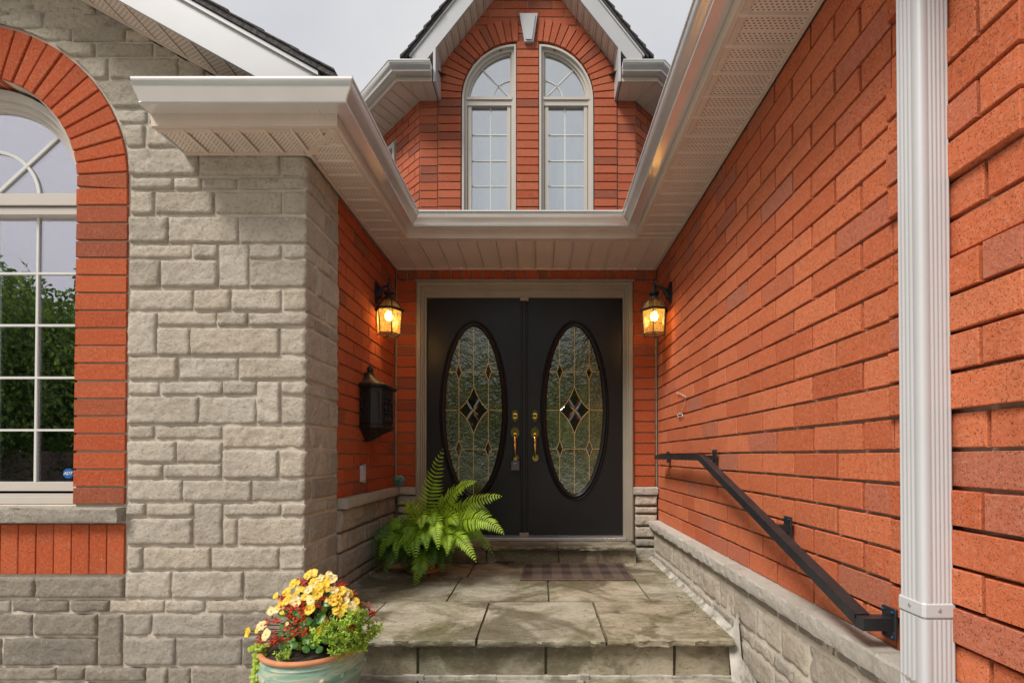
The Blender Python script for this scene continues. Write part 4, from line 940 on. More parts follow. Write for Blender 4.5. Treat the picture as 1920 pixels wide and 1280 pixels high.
# angled side walls
for sgn in (1, -1):
    ox = DC-HW if sgn > 0 else DC+HW; Wa = frame(ox, YW, -45 if sgn > 0 else 45)
    bkm = MB(); bkm.box(-2.0 if sgn > 0 else .0, .0 if sgn > 0 else 2.0, .010, .12, zlow, 3.82); bkm.build('mortar_backing', M['mortar'], dm, mat=Wa)
    for k in range(-6, 17):
        z = ROW0+k*DR
        if z < zlow or z+BH > 3.84: continue
        rng = (-.50, -.006) if sgn > 0 else (.006, .50)
        lst = cells(*rng, (-.10 if k % 2 else -.233)*sgn)
        if z > 3.62: lst += cells(*((-1.6, -.51) if sgn > 0 else (.51, 1.6)), .05)
        for u0, u1 in lst: brick(dm, Wa, u0, z, u1-u0, mk='brick_rose')
    wf = MB(); 
    xa_, xb_ = ((-1.5, -.52) if sgn > 0 else (.52, 1.5))
    wf.box(xa_, xb_, -.02, .03, 3.56, 3.61); wf.box(xa_, xb_, -.02, .03, 2.5, 2.55)
    for xx in (xa_, xb_-.05, (xa_+xb_)/2-.025): wf.box(xx, xx+.05, -.018, .028, 2.55, 3.56)
    wo = wf.build('window', M['winframe'], dm, mat=Wa)
    gm_ = MB(); gm_.box(xa_+.02, xb_-.02, .004, .008, 2.52, 3.6); gm_.build('pane', M['glass_upper'], wo, mat=Wa)
# twin windows
DY2 = YW+.07
def qpath(sgn, e, zb_):     # outline of one quarter-round light, grown inward by e
    r_ = 1.0; xo, xi = cxl-ri+.008, DC-pw_-.006; n = 18; rx = (xi-xo); rz = ri-.012
    p = [(xo, zb_)]+[(xi-rx*math.cos(PI/2*i/n), czl-.01+rz*math.sin(PI/2*i/n)) for i in range(n+1)]+[(xi, zb_)]
    if sgn < 0: p = [(2*DC-x, z) for x, z in p][::-1]
    return p
for sgn in (1, -1):
    zb_ = 2.38; mir = lambda x: x if sgn > 0 else 2*DC-x
    wf = MB(); wf.sweep(qpath(sgn, 0, zb_), [(0, DY2-.075), (.022, DY2-.075), (.026, DY2-.045), (.050, DY2-.045), (.054, DY2-.02), (.068, DY2-.02), (.070, DY2+.02), (0, DY2+.02)], XZ)
    xo, xi = cxl-ri+.07, DC-pw_-.07; za_, zb2 = P(920, 188, DY2).z, P(920, 203, DY2).z
    def bx(a, b_, y_a, y_b, c_, d_): wf.box(min(mir(a), mir(b_)), max(mir(a), mir(b_)), y_a, y_b, c_, d_)
    bx(xo-.02, xi+.02, DY2-.052, DY2+.02, za_-.03, za_); bx(xo-.02, xi+.02, DY2-.040, DY2+.02, zb2, za_-.032)
    bx(xo-.001, xo+.035, DY2-.030, DY2+.02, zb_, zb2); bx(xi-.035, xi+.001, DY2-.030, DY2+.02, zb_, zb2)
    wo = wf.build('window', M['winframe'], dm, True)
    pn = MB(); pn.prism(qpath(sgn, 0, zb_), DY2, DY2+.004, XZ); pn.build('pane', M['glass_upper'], wo)
    mu = MB(); YM = DY2-.004
    for yy in (253.5, 302, 349.5, 397): z = P(920, yy, YM).z; a, b_ = sorted((mir(xo), mir(xi))); mu.box(a, b_, YM-.003, YM+.003, z-.007, z+.007)
    xm = P(920, 300, YM).x; mu.box(mir(xm)-.007, mir(xm)+.007, YM-.0025, YM+.0035, zb_, zb2)
    cxx, czz = xi+.02, za_
    mu.sweep([(mir(cxx-.21*math.cos(PI/2*i/12)), czz+.21*math.sin(PI/2*i/12)) for i in range(13)], [(-.006, YM-.003), (.006, YM-.003), (.006, YM+.003), (-.006, YM+.003)], XZ)
    mu.bar((mir(cxx-.01), YM, czz+.01), (mir(cxx-.34), YM, czz+.34), .006, .013, (1 if sgn < 0 else -1, 0, 1) if False else (.7*sgn, 0, .7)); mu.build('muntin', M['muntin'], wo)
    a, b_ = sorted((mir(xo-.1), mir(xi+.06))); drape(wo, a, b_, DY2+.10, zb_, 3.75, 'sheer'); rb = MB(); rb.box(a, b_, DY2+.35, DY2+.37, zb_, 4.75); rb.box(a-.02, a, DY2+.022, DY2+.35, zb_, 4.75); rb.box(b_, b_+.02, DY2+.022, DY2+.35, zb_, 4.75); rb.box(a, b_, DY2+.022, DY2+.35, 4.73, 4.75); rb.build('room_lining', M['sheer'], wo)  # sheet and lining added so the panes show a painted pale reflection
# gable rakes
YG = 4.947
for sgn in (1, -1):
    S = lambda h: DC+sgn*h
    def gq(o0, o1, h0, h1, ya, yb, mk, name):
        m_ = MB(); zf = lambda h, o: apz+o-1.27*h
        m_.prism([(S(h0), zf(h0, o0)), (S(h1), zf(h1, o0)), (S(h1), zf(h1, o1)), (S(h0), zf(h0, o1))], ya, yb, XZ); return m_.build(name, M[mk], dm)
    he = 1.02
    gq(0, .235, 0, he+.16, YG, YG+.02, 'white', 'rake_fascia'); gq(.236, .262, 0, he+.18, YG-.012, YG+.02, 'white', 'drip_edge')
    npn = 16; L = he/npn
    for i in range(npn): gq(.008, .016, i*L+.0005, (i+1)*L-.002, YG+.021, YW-.001, 'soffit_y', 'soffit_panel'); gq(-.004, .008, i*L+.002, i*L+.012, YG+.021, YW-.001, 'fascia', 'soffit_bead')
    gq(.265, .30, 0, he+.22, YG-.02, 7.5, 'shingle', 'roof_deck')
    n = 16
    for i in range(n):
        h0 = (he+.24)*i/n; h1 = h0+(he+.24)/n+.03; m_ = MB(); zf = lambda h, o: apz+o-1.27*h
        m_.prism([(S(h0), zf(h0, .30)), (S(h1), zf(h1, .315)), (S(h1), zf(h1, .345)), (S(h0), zf(h0, .31))], YG-.035+random.uniform(-.008, .004), YG+.5, XZ); m_.build('shingle', M['shingle'], dm)
    # eaves piece with its gutter
    zs = 3.812; fx0, fx1 = 1.326, .965
    pth = [(S(-0) if False else DC-sgn*0, 0)]
    if sgn < 0: pth = [(DC-fx0-1.6, YG-.03+1.6), (DC-fx0, YG-.03), (DC-fx1, YG-.03)]
    else: pth = [(DC+fx1, YG-.03), (DC+fx0, YG-.03), (DC+fx0+1.6, YG-.03+1.6)]
    m_ = MB(); m_.sweep(pth, [(0, zs-.005), (0, zs+.07), (-.02, zs+.07), (-.02, zs-.005)], XY); m_.build('fascia', M['fascia'], dm)
    m_ = MB(); m_.sweep(pth, [(w_, z_-1.589+zs+.045) for w_, z_ in GP], XY); m_.build('gutter', M['gutter'], dm, True, angle=30)
    ex = DC+sgn*fx1
    m_ = MB(); m_.prism([(YG-.03-p[0], p[1]-1.589+zs+.045) for p in GP[:11]]+[(YG-.031, zs+.138)], ex-.001*sgn, ex-.003*sgn, lambda p, d: Vector((d, p[0], p[1]))); m_.build('end_cap', M['gutter'], dm)
    pa = [(S(fx1), YG-.028), (S(fx0), YG-.028), (S(HW), YW), (S(fx1), YW)]
    m_ = MB(); m_.prism(pa if sgn > 0 else pa[::-1], zs, zs+.006, XY)
    pb = [(S(fx0), YG-.028), (S(fx0+1.5), YG-.028+1.5), (S(HW+1.5), YW+1.5), (S(HW), YW)]
    m_.prism(pb if sgn > 0 else pb[::-1], zs+.0005, zs+.0065, XY); m_.build('soffit_panel', M['soffit_plain'], dm)
    m_ = MB(); m_.bar((S(fx0-.01), YG-.01, zs-.003), (S(HW+.01), YW-.01, zs-.003), .03, .006)
    for q_ in (.13, .26): m_.bar((S(fx0-q_), YG-.02, zs-.002), (S(fx0-q_+.0), YW-.01, zs-.002), .006, .004)
    for q_ in (.14, .28, .42, .56, .7, .84): m_.bar((S(fx0+q_*.707), YG-.02+q_*.707, zs-.002), (S(HW+q_*.707+.02), YW-.01+q_*.707, zs-.002), .006, .004)
    m_.build('soffit_bead', M['fascia'], dm)
    m_ = MB(); m_.box(min(S(.955), S(.930)), max(S(.955), S(.930)), YG-.03, YW-.001, zs-.004, 4.16); m_.build('trim_board', M['white'], dm)
    # roof plane of the angled side
    m_ = MB(); m_.add([(S(fx1), YG-.03, zs+.14), (S(fx0), YG-.03, zs+.14), (S(fx0+1.6), YG+1.57, zs+.14), (S(.3), YW+1.6, 4.9)], [(0, 1, 2, 3)]); m_.build('roof_slope', M['shingle'], dm)

# ======================================================================= DOWNSPOUT
ds = thing('downspout', 'ribbed white metal downspout standing against the orange brick wall', 'downspout', (.915, 1.165, GZ))
def ribbed(x0, x1, y0_, y1_, c=.008, rib=.0011):
    # outline counter-clockwise seen from above, ribs on front (y0) and on the side facing the porch (x0)
    pts = []
    def seg(p, q_, nr_, nv):
        p = Vector(p); q_ = Vector(q_); 
        for i in range(nr_):
            for tt, o in ((.15, 0), (.3, 1), (.6, 1), (.75, 0)):
                t_ = (i+tt)/nr_; pts.append(p.lerp(q_, t_)+Vector(nv)*(-rib*o))
    pts.append(Vector((x0, y0_+c))); pts.append(Vector((x0+c*.3, y0_+c*.3))); pts.append(Vector((x0+c, y0_)))
    seg((x0+c+.010, y0_), (x1-c, y0_), 5, (0, -1))
    pts.append(Vector((x1-c, y0_))); pts.append(Vector((x1, y0_+c))); pts.append(Vector((x1, y1_-c))); pts.append(Vector((x1-c, y1_))); pts.append(Vector((x0+c, y1_))); pts.append(Vector((x0, y1_-c)))
    seg((x0, y1_-c), (x0, y0_+c+.012), 4, (-1, 0)); return [tuple(p) for p in pts]
zj0, zj1 = -.335, -.375
m_ = MB(); m_.prism(ribbed(.882, .957, 1.126, 1.205), zj0-.01, 1.36, XY); m_.build('pipe', M['pipe'], ds, True, angle=50)
m_ = MB(); m_.prism(ribbed(.880, .959, 1.124, 1.207), GZ+.05, zj1, XY); m_.build('pipe', M['pipe'], ds, True, angle=50)
m_ = MB(); m_.box(.8795, .9585, 1.1235, 1.2075, zj1, zj0, b=.006); m_.build('coupling', M['pipe'], ds, True)
for px_, py_ in ((.879, 1.165), (.915, 1.123)):
    m_ = MB(); axx = (Vector((0, 1, 0)), Vector((0, 0, 1)), Vector((-1, 0, 0))) if py_ > 1.15 else AXf(); m_.lathe([(.0042, 0), (.0038, .002), (.001, .003), (0, .003)], 10, c=(px_, py_, (zj0+zj1)/2+.003), ax=axx); m_.build('screw', M['silver'], ds)
m_ = MB(); m_.bar((.905, 1.166, 1.34), (.65, 1.166, 1.575), .078, .06, (0, 1, 0)); m_.build('elbow', M['pipe'], ds)

# ======================================================================= HANDRAIL
hr = thing('handrail', 'black square-tube handrail sloping down the orange brick wall', 'handrail', (.88, 2.4, -.2))
a = PX(1232, 857, .878); b_ = PX(1316, 857, .878); c = PX(1616, 1160, .878); a = Vector((.878, 3.68, a.z)); b_ = Vector((.878, 2.66, b_.z+.0)); a.z = b_.z
m_ = MB()
def sq(pts, wd, ht):
    m_.sweep([(p.y, p.z) for p in pts], [(-ht/2, .878-wd/2), (ht/2, .878-wd/2), (ht/2, .878+wd/2), (-ht/2, .878+wd/2)], lambda p, d: Vector((d, p[0], p[1])))
sq([a, b_, c+Vector((0, -.0, 0))], .036, .034); m_.build('rail', M['rail'], hr)
m_ = MB(); m_.bar(c+Vector((-.018, -.016, -.004)), (XR-.022, c.y-.016, c.z-.004), .036, .0335, (0, 0, 1)); m_.build('return_bar', M['rail'], hr)
pl = [(c.y-.016, c.z-.004)]
pm = PX(1437, 940, .90); pl += [(b_.y-.02, b_.z+.0), (3.6, a.z)]
mid_ = b_.lerp(c, (b_.y-1.86)/(b_.y-c.y)); pl += [(mid_.y, mid_.z)]
for i, (y_, z_) in enumerate(pl):
    m_ = MB(); m_.obox((XR-.019, y_, z_), ((1, 0, 0), (0, 1, 0), (0, 0, 1)), (.0035, .026, .042), b=.001); plo = m_.build('mounting_plate', M['rail'], hr)
    if i: m_ = MB(); m_.bar((.885, y_, z_-.002), (XR-.022, y_, z_-.002), .030, .028); m_.build('bracket', M['rail'], hr)
    for dy in (-.018, .018):
        for dz in (-.033, .033):
            m_ = MB(); m_.lathe([(.0038, 0), (.0038, .004), (.0015, .006), (0, .006)], 8, c=(XR-.0225, y_+dy, z_+dz), ax=(Vector((0, 1, 0)), Vector((0, 0, 1)), Vector((-1, 0, 0)))); m_.build('bolt', M['boltblue'], plo)

# ======================================================================= LANTERNS
def lantern(bx, by, bz, sgn, label, warm, arm=.118):
    K_ = 1.17
    t_ = thing('wall_lantern', label, 'wall lantern', (bx, by, bz), 'lit lanterns beside the front doors')
    ax = (Vector((0, 1, 0)), Vector((0, 0, 1)), Vector((sgn, 0, 0)))
    m_ = MB(); N_ = 20
    for lv_ in ((1.0, 0, .008), (.78, .008, .018), (.5, .018, .026)): m_.prism([(by+.036*lv_[0]*math.cos(2*PI*i/N_), bz+.085*lv_[0]*math.sin(2*PI*i/N_)-.01) for i in range(N_)], lv_[1]*sgn, lv_[2]*sgn, lambda p, d: Vector((bx+d, p[0], p[1])))
    m_.build('backplate', M['black'], t_, True)
    cx_ = bx+sgn*arm; m_ = MB()
    ap = [(.02, -.045), (.30*arm, -.01), (.47*arm, .022), (.72*arm, .033), (arm, .034)]; m_.tube([(bx+sgn*x, by, bz+z) for x, z in ap], [.022, .018, .012, .009, .009], 10); m_.build('arm', M['black'], t_, True)
    zt_ = bz+.034; m_ = MB()
    m_.lathe([(r_*K_, zt_+z_*K_) for r_, z_ in [(0, .050), (.007, .047), (.009, .040), (.005, .032), (.006, .025), (.011, .012), (.012, -.004), (.009, -.016), (.011, -.026), (.030, -.036), (.033, -.044), (.026, -.052), (.016, -.058), (.020, -.066), (.032, -.074), (.034, -.080), (0, -.080)]], 20, c=(cx_, by, 0)); m_.build('finial', M['iron'], t_, True, angle=60)
    zr_, ze, zb_ = zt_-.078*K_, zt_-.150*K_, zt_-.300*K_
    rT, rE, rB = .034, .101, .083; ph = R(0 if warm else 12)
    def hx(r_, z_, k_): return Vector((cx_+r_*math.cos(ph+PI/3*k_), by+r_*math.sin(ph+PI/3*k_), z_))
    dome = [(rT, zr_), (.056, zr_-.022), (.074, zr_-.046), (rE-.008, ze+.004)]
    m_ = MB()
    for k_ in range(6): m_.tube([hx(r_, z_, k_) for r_, z_ in dome], .0036, 6)
    m_.lathe([(rE+.006, ze-.008), (rE+.010, ze+.002), (rE-.004, ze+.010), (rE-.012, ze+.004), (rE-.010, ze-.008), (rE+.006, ze-.008)], 6, c=(cx_, by, 0), ph=ph)
    for k_ in range(6): m_.tube([hx(rE-.006, ze-.004, k_), hx(rB, zb_, k_)], .0040, 6); m_.tube([hx(rB, zb_, k_), hx(rB, zb_, k_+1)], .0040, 6); m_.tube([hx(rB, zb_+.003, k_), hx(rB, zb_-.010, k_)], .0042, 6)
    for k_ in range(6): m_.tube([hx(rB, zb_, k_), (cx_, by, zb_+.004)], .002, 5)
    m_.build('cage', M['iron'], t_, True)
    for k_ in range(6):
        m_ = MB(); m_.add([hx(rE-.012, ze-.005, k_), hx(rE-.012, ze-.005, k_+1), hx(rB-.001, zb_, k_+1), hx(rB-.001, zb_, k_)], [(0, 1, 2, 3)]); m_.build('pane', M['amber'], t_)
        m_ = MB(); vs = [hx(r_-.002, z_, k_+e_) for r_, z_ in dome for e_ in (0, 1)]; m_.add(vs, [(0, 1, 3, 2), (2, 3, 5, 4), (4, 5, 7, 6)]); m_.build('roof_pane', M['amber'], t_)
    m_ = MB(); zc = ze-.048; m_.lathe([(0, zc-.030), (.016, zc-.026), (.026, zc-.012), (.029, zc+.003), (.025, zc+.018), (.015, zc+.034), (.012, zc+.05), (0, zc+.05)], 16, c=(cx_, by, 0)); m_.build('bulb', M['bulb'], t_, True)
    m_ = MB(); m_.lathe([(.014, zc+.048), (.015, zc+.075), (.012, zr_), (0, zr_)], 12, c=(cx_, by, 0)); m_.build('socket', M['cream'], t_)
    l = bpy.data.lights.new('lantern_light', 'POINT'); l.energy = 24 if warm else 12; l.color = (1, .55, .18); l.shadow_soft_size = .03
    link('lantern_light', l, Matrix.Translation((cx_, by, zc)), t_)
lantern(XB, 3.53, 1.20, 1, 'lit black lantern above the mailbox, glass glowing yellow', True, .095)
lantern(XR, 3.57, 1.21, -1, 'lit black lantern above the handrail, bulb showing through clear panes', False, .125)

# ======================================================================= MAILBOX
mb = thing('mailbox', 'black cast metal mailbox with relief panels on the brick wall', 'mailbox', (XB, 3.35, .3))
zb0, zb1 = .195, .455; plan = [(0, 3.215), (.085, 3.175), (.125, 3.185), (.150, 3.215), (.150, 3.455), (.125, 3.485), (0, 3.52)]
def ring_(sc, z, cx_=.0, cy_=3.345): return [Vector((XB+.001+p[0]*sc, cy_+(p[1]-cy_)*sc, z)) for p in plan]
m_ = MB(); rings = [ring_(.12, .100), ring_(.22, .104), ring_(.28, .114), ring_(.66, .155), ring_(.98, .182), ring_(1.03, .190), ring_(1.03, .205), ring_(.97, .212), ring_(.97, zb1), ring_(1.05, zb1+.006)]
v = [p for r_ in rings for p in r_]; n = len(plan); f = [(i*n+k_, i*n+(k_+1) % n, i*n+n+(k_+1) % n, i*n+n+k_) for i in range(len(rings)-1) for k_ in range(n)]+[tuple(range(n))]
m_.add(v, f); m_.build('body', M['black'], mb)
m_ = MB(); rings = [ring_(1.12, zb1+.004), ring_(1.16, zb1+.016), ring_(1.10, zb1+.026), ring_(.78, zb1+.044), ring_(.50, zb1+.070), ring_(.32, zb1+.098), ring_(.26, zb1+.115), ring_(.02, zb1+.118)]
v = [p for r_ in rings for p in r_]; f = [(i*n+k_, i*n+(k_+1) % n, i*n+n+(k_+1) % n, i*n+n+k_) for i in range(len(rings)-1) for k_ in range(n)]+[tuple(range(n))]
m_.add(v, f); m_.build('roof', M['black'], mb, True)
m_ = MB(); zf_ = zb1+.092; m_.lathe([(.018, zf_-.01), (.017, zf_+.008), (.022, zf_+.014), (.014, zf_+.022), (.018, zf_+.032), (.023, zf_+.045), (.018, zf_+.060), (.008, zf_+.070), (.005, zf_+.085), (0, zf_+.095)], 14, c=(XB+.03, 3.335, 0)); m_.build('finial', M['black'], mb, True)
# pilaster, frames and reliefs
m_ = MB()
p1, p2 = Vector((XB+.083, 3.177, 0)), Vector((XB+.148, 3.213, 0)); dn = (p2-p1).cross(Vector((0, 0, 1))).normalized()
for t_ in (.12, .5, .88):
    c = p1.lerp(p2, t_)+dn*.002; m_.bar((c.x, c.y, .225), (c.x, c.y, .435), .010, .006, tuple(dn))
for z_ in (.222, .24, .428, .442): c = p1.lerp(p2, .5)+dn*.002; m_.obox((c.x, c.y, z_), (p2-p1, dn, (0, 0, 1)), (.036, .005, .005))
m_.build('pilaster', M['black'], mb)
side_a, side_b = Vector((XB+.006, 3.213, 0)), Vector((XB+.078, 3.180, 0)); sn = Vector((side_b-side_a)).cross(Vector((0, 0, 1))).normalized()
m_ = MB()
def onside(u, z, d=.002): p = side_a.lerp(side_b, u)+sn*d; return Vector((p.x, p.y, z))
for u0, z0_, u1, z1_ in ((.05, .225, .95, .225), (.05, .44, .95, .44), (.05, .225, .05, .44), (.95, .225, .95, .44)): m_.tube([onside(u0, z0_), onside(u1, z1_)], .003, 6)
m_.tube([onside(.5+.26*math.cos(2*PI*i/16), .335+.026*math.sin(2*PI*i/16), .005) for i in range(17)], .0036, 6)
m_.tube([onside(.05, .325, .005), onside(.3, .315, .007), onside(.6, .312, .007), onside(.85, .325, .006), onside(1.0, .345, .004)], [.003, .004, .005, .006, .008], 6)
m_.tube([onside(.5, .425, .004), onside(.35, .37, .005), onside(.8, .275, .005), onside(.9, .258, .004)], .0028, 6); m_.tube([onside(.5, .425, .004), onside(.72, .37, .005), onside(.55, .30, .005)], .0028, 6)
m_.build('horn_relief', M['iron'], mb, True)  # paler iron gives the horn its silvery highlights by colour
m_ = MB(); fx = XB+.150
for y0_, z0_, y1_, z1_ in ((3.225, .225, 3.445, .225), (3.225, .385, 3.445, .385), (3.225, .225, 3.225, .44), (3.445, .225, 3.445, .44), (3.225, .44, 3.445, .44)): m_.tube([(fx, y0_, z0_), (fx, y1_, z1_)], .0038, 6)
rr = random.Random(3)
def blob(y_, z_, a_, b_, tl=0): m_.tube([(fx+.002, y_-a_*math.cos(tl), z_-a_*math.sin(tl)), (fx+.006, y_, z_), (fx+.002, y_+a_*math.cos(tl), z_+a_*math.sin(tl))], [b_*.5, b_, b_*.5], 7)
for hx_, s_ in ((3.29, 1), (3.37, .92)):      # two horses with riders
    blob(hx_, .295, .030, .015, .1); blob(hx_-.028*s_, .322, .016, .009, 2.2); blob(hx_-.040*s_, .336, .010, .006, .4)
    for dx in (-.022, -.012, .014, .024): blob(hx_+dx, .258, .022, .0045, 1.45+dx*8)
    blob(hx_, .330, .020, .009, 1.5); blob(hx_, .356, .006, .008, 1.5); blob(hx_+.036, .285, .014, .004, 1.9)
for i in range(9): blob(3.24+i*.023, .372+.005*math.sin(i*2), .010, .006, rr.uniform(0, 3))
blob(3.42, .27, .012, .01, 1.4); blob(3.42, .34, .03, .004, 1.5)
m_.build('rider_relief', M['iron'], mb, True)  # highlights on the riders painted by the paler iron
m_ = MB(); m_.box(fx-.001, fx+.003, 3.235, 3.435, .392, .434); m_.build('letter_flap', M['brass'] if False else M['iron'], mb)

# ======================================================================= SMALL THINGS ON THE WALLS
c = PX(680, 887, XB+.008); db = thing('doorbell', 'narrow silver-edged doorbell on the brick below the mailbox', 'doorbell', c)
m_ = MB(); zz = .062; yy = .025
for a, b_ in (((-yy, -zz), (-yy+.007, zz)), ((yy-.007, -zz), (yy, zz)), ((-yy, -zz), (yy, -zz+.007)), ((-yy, zz-.007), (yy, zz))): m_.box(c.x-.012+.001*(b_[0] > 0), c.x+.012-.001*(abs(a[0]-b_[0]) > .02), c.y+a[0], c.y+b_[0], c.z+a[1], c.z+b_[1])
m_.build('surround', M['white'], db)
m_ = MB(); m_.box(c.x-.010, c.x-.001, c.y-yy+.005, c.y+yy-.005, c.z-zz+.005, c.z+zz-.005); m_.build('backing', M['grey_plastic'], db)
m_ = MB(); m_.box(c.x-.002, c.x+.006, c.y-.008, c.y+.010, c.z-.045, c.z+.05, b=.003); m_.build('strip', M['cream'], db)
m_ = MB(); m_.lathe([(.0075, 0), (.007, .004), (0, .0045)], 12, c=(c.x+.006, c.y+.001, c.z-.030), ax=(Vector((0, 1, 0)), Vector((0, 0, 1)), Vector((1, 0, 0)))); m_.build('button', M['muntin'], db)
c = P(748, 901, 3.86); m_ = MB(); rings = []
nn = 26
for j, (rr_, dd_) in enumerate(((0, .016), (.012, .017), (.022, .013), (.032, .012), (.042, .006), (.048, 0))):
    rings.append([Vector((c.x+rr_*math.cos(2*PI*i/nn)*(1+.06*math.sin(i*7)), c.y-dd_-(.003 if i % 2 else 0), c.z+rr_*math.sin(2*PI*i/nn)*(1+.06*math.sin(i*7)))) for i in range(nn)])
v = [p for r_ in rings for p in r_]; m_.add(v, [(i*nn+k_, i*nn+(k_+1) % nn, i*nn+nn+(k_+1) % nn, i*nn+nn+k_) for i in range(5) for k_ in range(nn)])
o = m_.build('garden_ornament', M['teal'], None, True); tag(o, 'round teal rosette ornament leaning in the corner on the stone ledge', 'ornament', kind='thing')
pts = [PX(x, y, XR-.012) for x, y in ((1270, 736), (1276, 738), (1286, 744), (1284, 756), (1279, 768), (1276, 776), (1270, 777), (1272, 781), (1280, 780), (1279, 776), (1272, 774))]
m_ = MB(); m_.tube(pts, .0022, 6); m_.tube([pts[0]+Vector((0, .008, .002)), pts[0]+Vector((0, -.012, -.004))], .004, 6); o = m_.build('loose_wire', M['muntin'], None, True); tag(o, 'thin white loose wire curling on the brick wall above the handrail', 'wire', kind='thing')

# ======================================================================= DOORMAT, DEAD LEAF, DEBRIS
mz = LZ+.003; A_, B_, C_, D_ = PZ(985, 1056.5, mz), PZ(1167, 1056.5, mz), PZ(1188, 1087, mz), PZ(977, 1087, mz)
mt = thing('doormat', 'plaid brown and burgundy doormat lying before the door step', 'doormat', (.25, 3.5, mz))
nx, ny = 24, 14; v = []; f = []
for i in range(nx+1):
    for j in range(ny+1):
        u, w_ = i/nx, j/ny; p = D_.lerp(C_, u).lerp(A_.lerp(B_, u), w_); p.z = mz+.007+.0015*noise.noise(Vector((u*5, w_*4, 2))); v.append(p-Vector((.25, 3.5, mz)))
for i in range(nx):
    for j in range(ny): f.append((i*(ny+1)+j, (i+1)*(ny+1)+j, (i+1)*(ny+1)+j+1, i*(ny+1)+j+1))
link('pile', mesh('pile', v, f, M['mat'], True), Matrix.Translation((.25, 3.5, mz)), mt)
m_ = MB()
for p, q_ in ((A_, B_), (B_, C_), (C_, D_), (D_, A_)): m_.bar(p+Vector((0, 0, .004)), q_+Vector((0, 0, .004)), .018, .011, b=.003)
m_.build('binding', M['matedge'], mt)
c = PZ(944, 1057, LZ+.01); m_ = MB(); rr = random.Random(5)
for i in range(7):
    a = rr.uniform(-.5, .5)+(PI if i % 2 else 0); L = rr.uniform(.03, .075); p = c+Vector((rr.uniform(-.03, .03), rr.uniform(-.02, .02), rr.uniform(0, .008)))
    m_.tube([p, p+Vector((L*.5*math.cos(a), L*.3*math.sin(a), .012)), p+Vector((L*math.cos(a), L*.6*math.sin(a), rr.uniform(0, .012)))], [.003, .007, .002], 5)
o = m_.build('dead_frond', M['dead'], None, True); tag(o, 'curled dark dead leaf lying on the landing beside the doormat', 'dead leaf', kind='thing')
m_ = MB(); rr = random.Random(9)
for i in range(520):
    x = rr.uniform(-1.1, .85); y = rr.uniform(2.3, 3.7) if rr.random() < .5 else rr.choice([rr.uniform(3.6, 3.76), rr.uniform(2.3, 2.8)]); 
    if rr.random() < .4: x = rr.choice([rr.uniform(-1.15, -.8), rr.uniform(.78, .87)])
    s_ = rr.uniform(.0015, .005); a = rr.uniform(0, 3); z = LZ+.0045; m_.add([(x-s_*math.cos(a), y-s_*math.sin(a), z-.002), (x+s_*.5*math.sin(a), y-s_*.5, z), (x+s_*math.cos(a), y+s_*math.sin(a), z+.001), (x, y+s_*.4, z+s_*.7)], [(0, 1, 3), (1, 2, 3), (2, 0, 3)])
o = m_.build('debris', M['dead']); tag(o, 'specks of leaf litter and grit on the flagstones', 'litter', kind='stuff')

# ======================================================================= FERN
fp = PZ(790, 1074, LZ+.003); fp.y += .06
fern = thing('potted_fern', 'bright green fern in a terracotta pot beside the black doors', 'fern', fp)
m_ = MB(); m_.lathe([(.065, .012), (.07, .014), (.088, .135), (.100, .137), (.100, .165), (.092, .165), (.088, .15), (0, .148)], 28, c=fp); m_.build('pot', M['terracotta'], fern, True)
m_ = MB(); m_.lathe([(.08, 0), (.115, .006), (.122, .028), (.116, .028), (.108, .012), (0, .010)], 28, c=fp); m_.build('saucer', M['terracotta'], fern, True)
crown = fp+Vector((0, 0, .165))
def frond(tip, ctl, mk, Lm=.06, root=None, n=26, nvec=(0, -.75, .65), curl=0.):
    r0 = crown+Vector((random.uniform(-.02, .02), random.uniform(-.02, .02), 0)) if root is None else root
    tip = Vector(tip); ctl = Vector(ctl); m_ = MB(); pts = []; n = max(11, int(((ctl-r0).length+(tip-ctl).length)/.0265))
    for i in range(n+1):
        t_ = i/n; pts.append(r0*(1-t_)**2+ctl*2*t_*(1-t_)+tip*t_*t_)
    m_.tube(pts, [.0022*(1-.75*i/n)+.0004 for i in range(n+1)], 5, 1)
    NV = Vector(nvec); rr = random.Random(int(abs(tip.x*9999)))
    for i in range(2, n+1):
        t_ = i/n
        for half in (0,):
            tt = min(1, t_-half/n); p = r0*(1-tt)**2+ctl*2*tt*(1-tt)+tip*tt*tt; T_ = ((ctl-r0)*(1-tt)+(tip-ctl)*tt).normalized(); N1 = (NV-T_*NV.dot(T_)).normalized(); S_ = T_.cross(N1)
            prof = min(1, (tt*1.0)/.28)**.7*min(1, ((1-tt)/.55))**.75+.05
            for sg in (1, -1):
                L = Lm*1.3*prof*rr.uniform(.86, 1.08); w_ = .0122*(.55+.55*prof); d = (S_*sg+T_*(.12+.4*tt)+N1*rr.uniform(-.22, .22)).normalized(); dr = -N1*.16*L-Vector((0, 0, 1))*.10*L
                across = (T_-d*T_.dot(d)).normalized(); q0 = p+across*w_*.45*0
                k1 = p+d*L*.35+N1*.003; k2 = p+d*L*.72+dr*.4; k3 = p+d*L+dr+T_*L*.12
                v = [q0-across*w_*.5, q0+across*w_*.5, k1-across*w_*.62+N1*.001, k1+N1*-.0012, k1+across*w_*.62+N1*.001, k2-across*w_*.45, k2+across*w_*.45, k3]
                m_.add(v, [(0, 1, 4, 3), (0, 3, 2), (2, 3, 5), (3, 4, 6), (3, 6, 5), (5, 6, 7)], 0)
    me = m_.me('frond', [M[mk], M['rachis']], True, 180)
    return link('frond', me, None, fern)
def fr(tx, ty, tY, cx_, cy_, cY, mk, Lm=.06, **k): return frond(P(tx, ty, tY), P(cx_, cy_, cY), mk, Lm, **k)
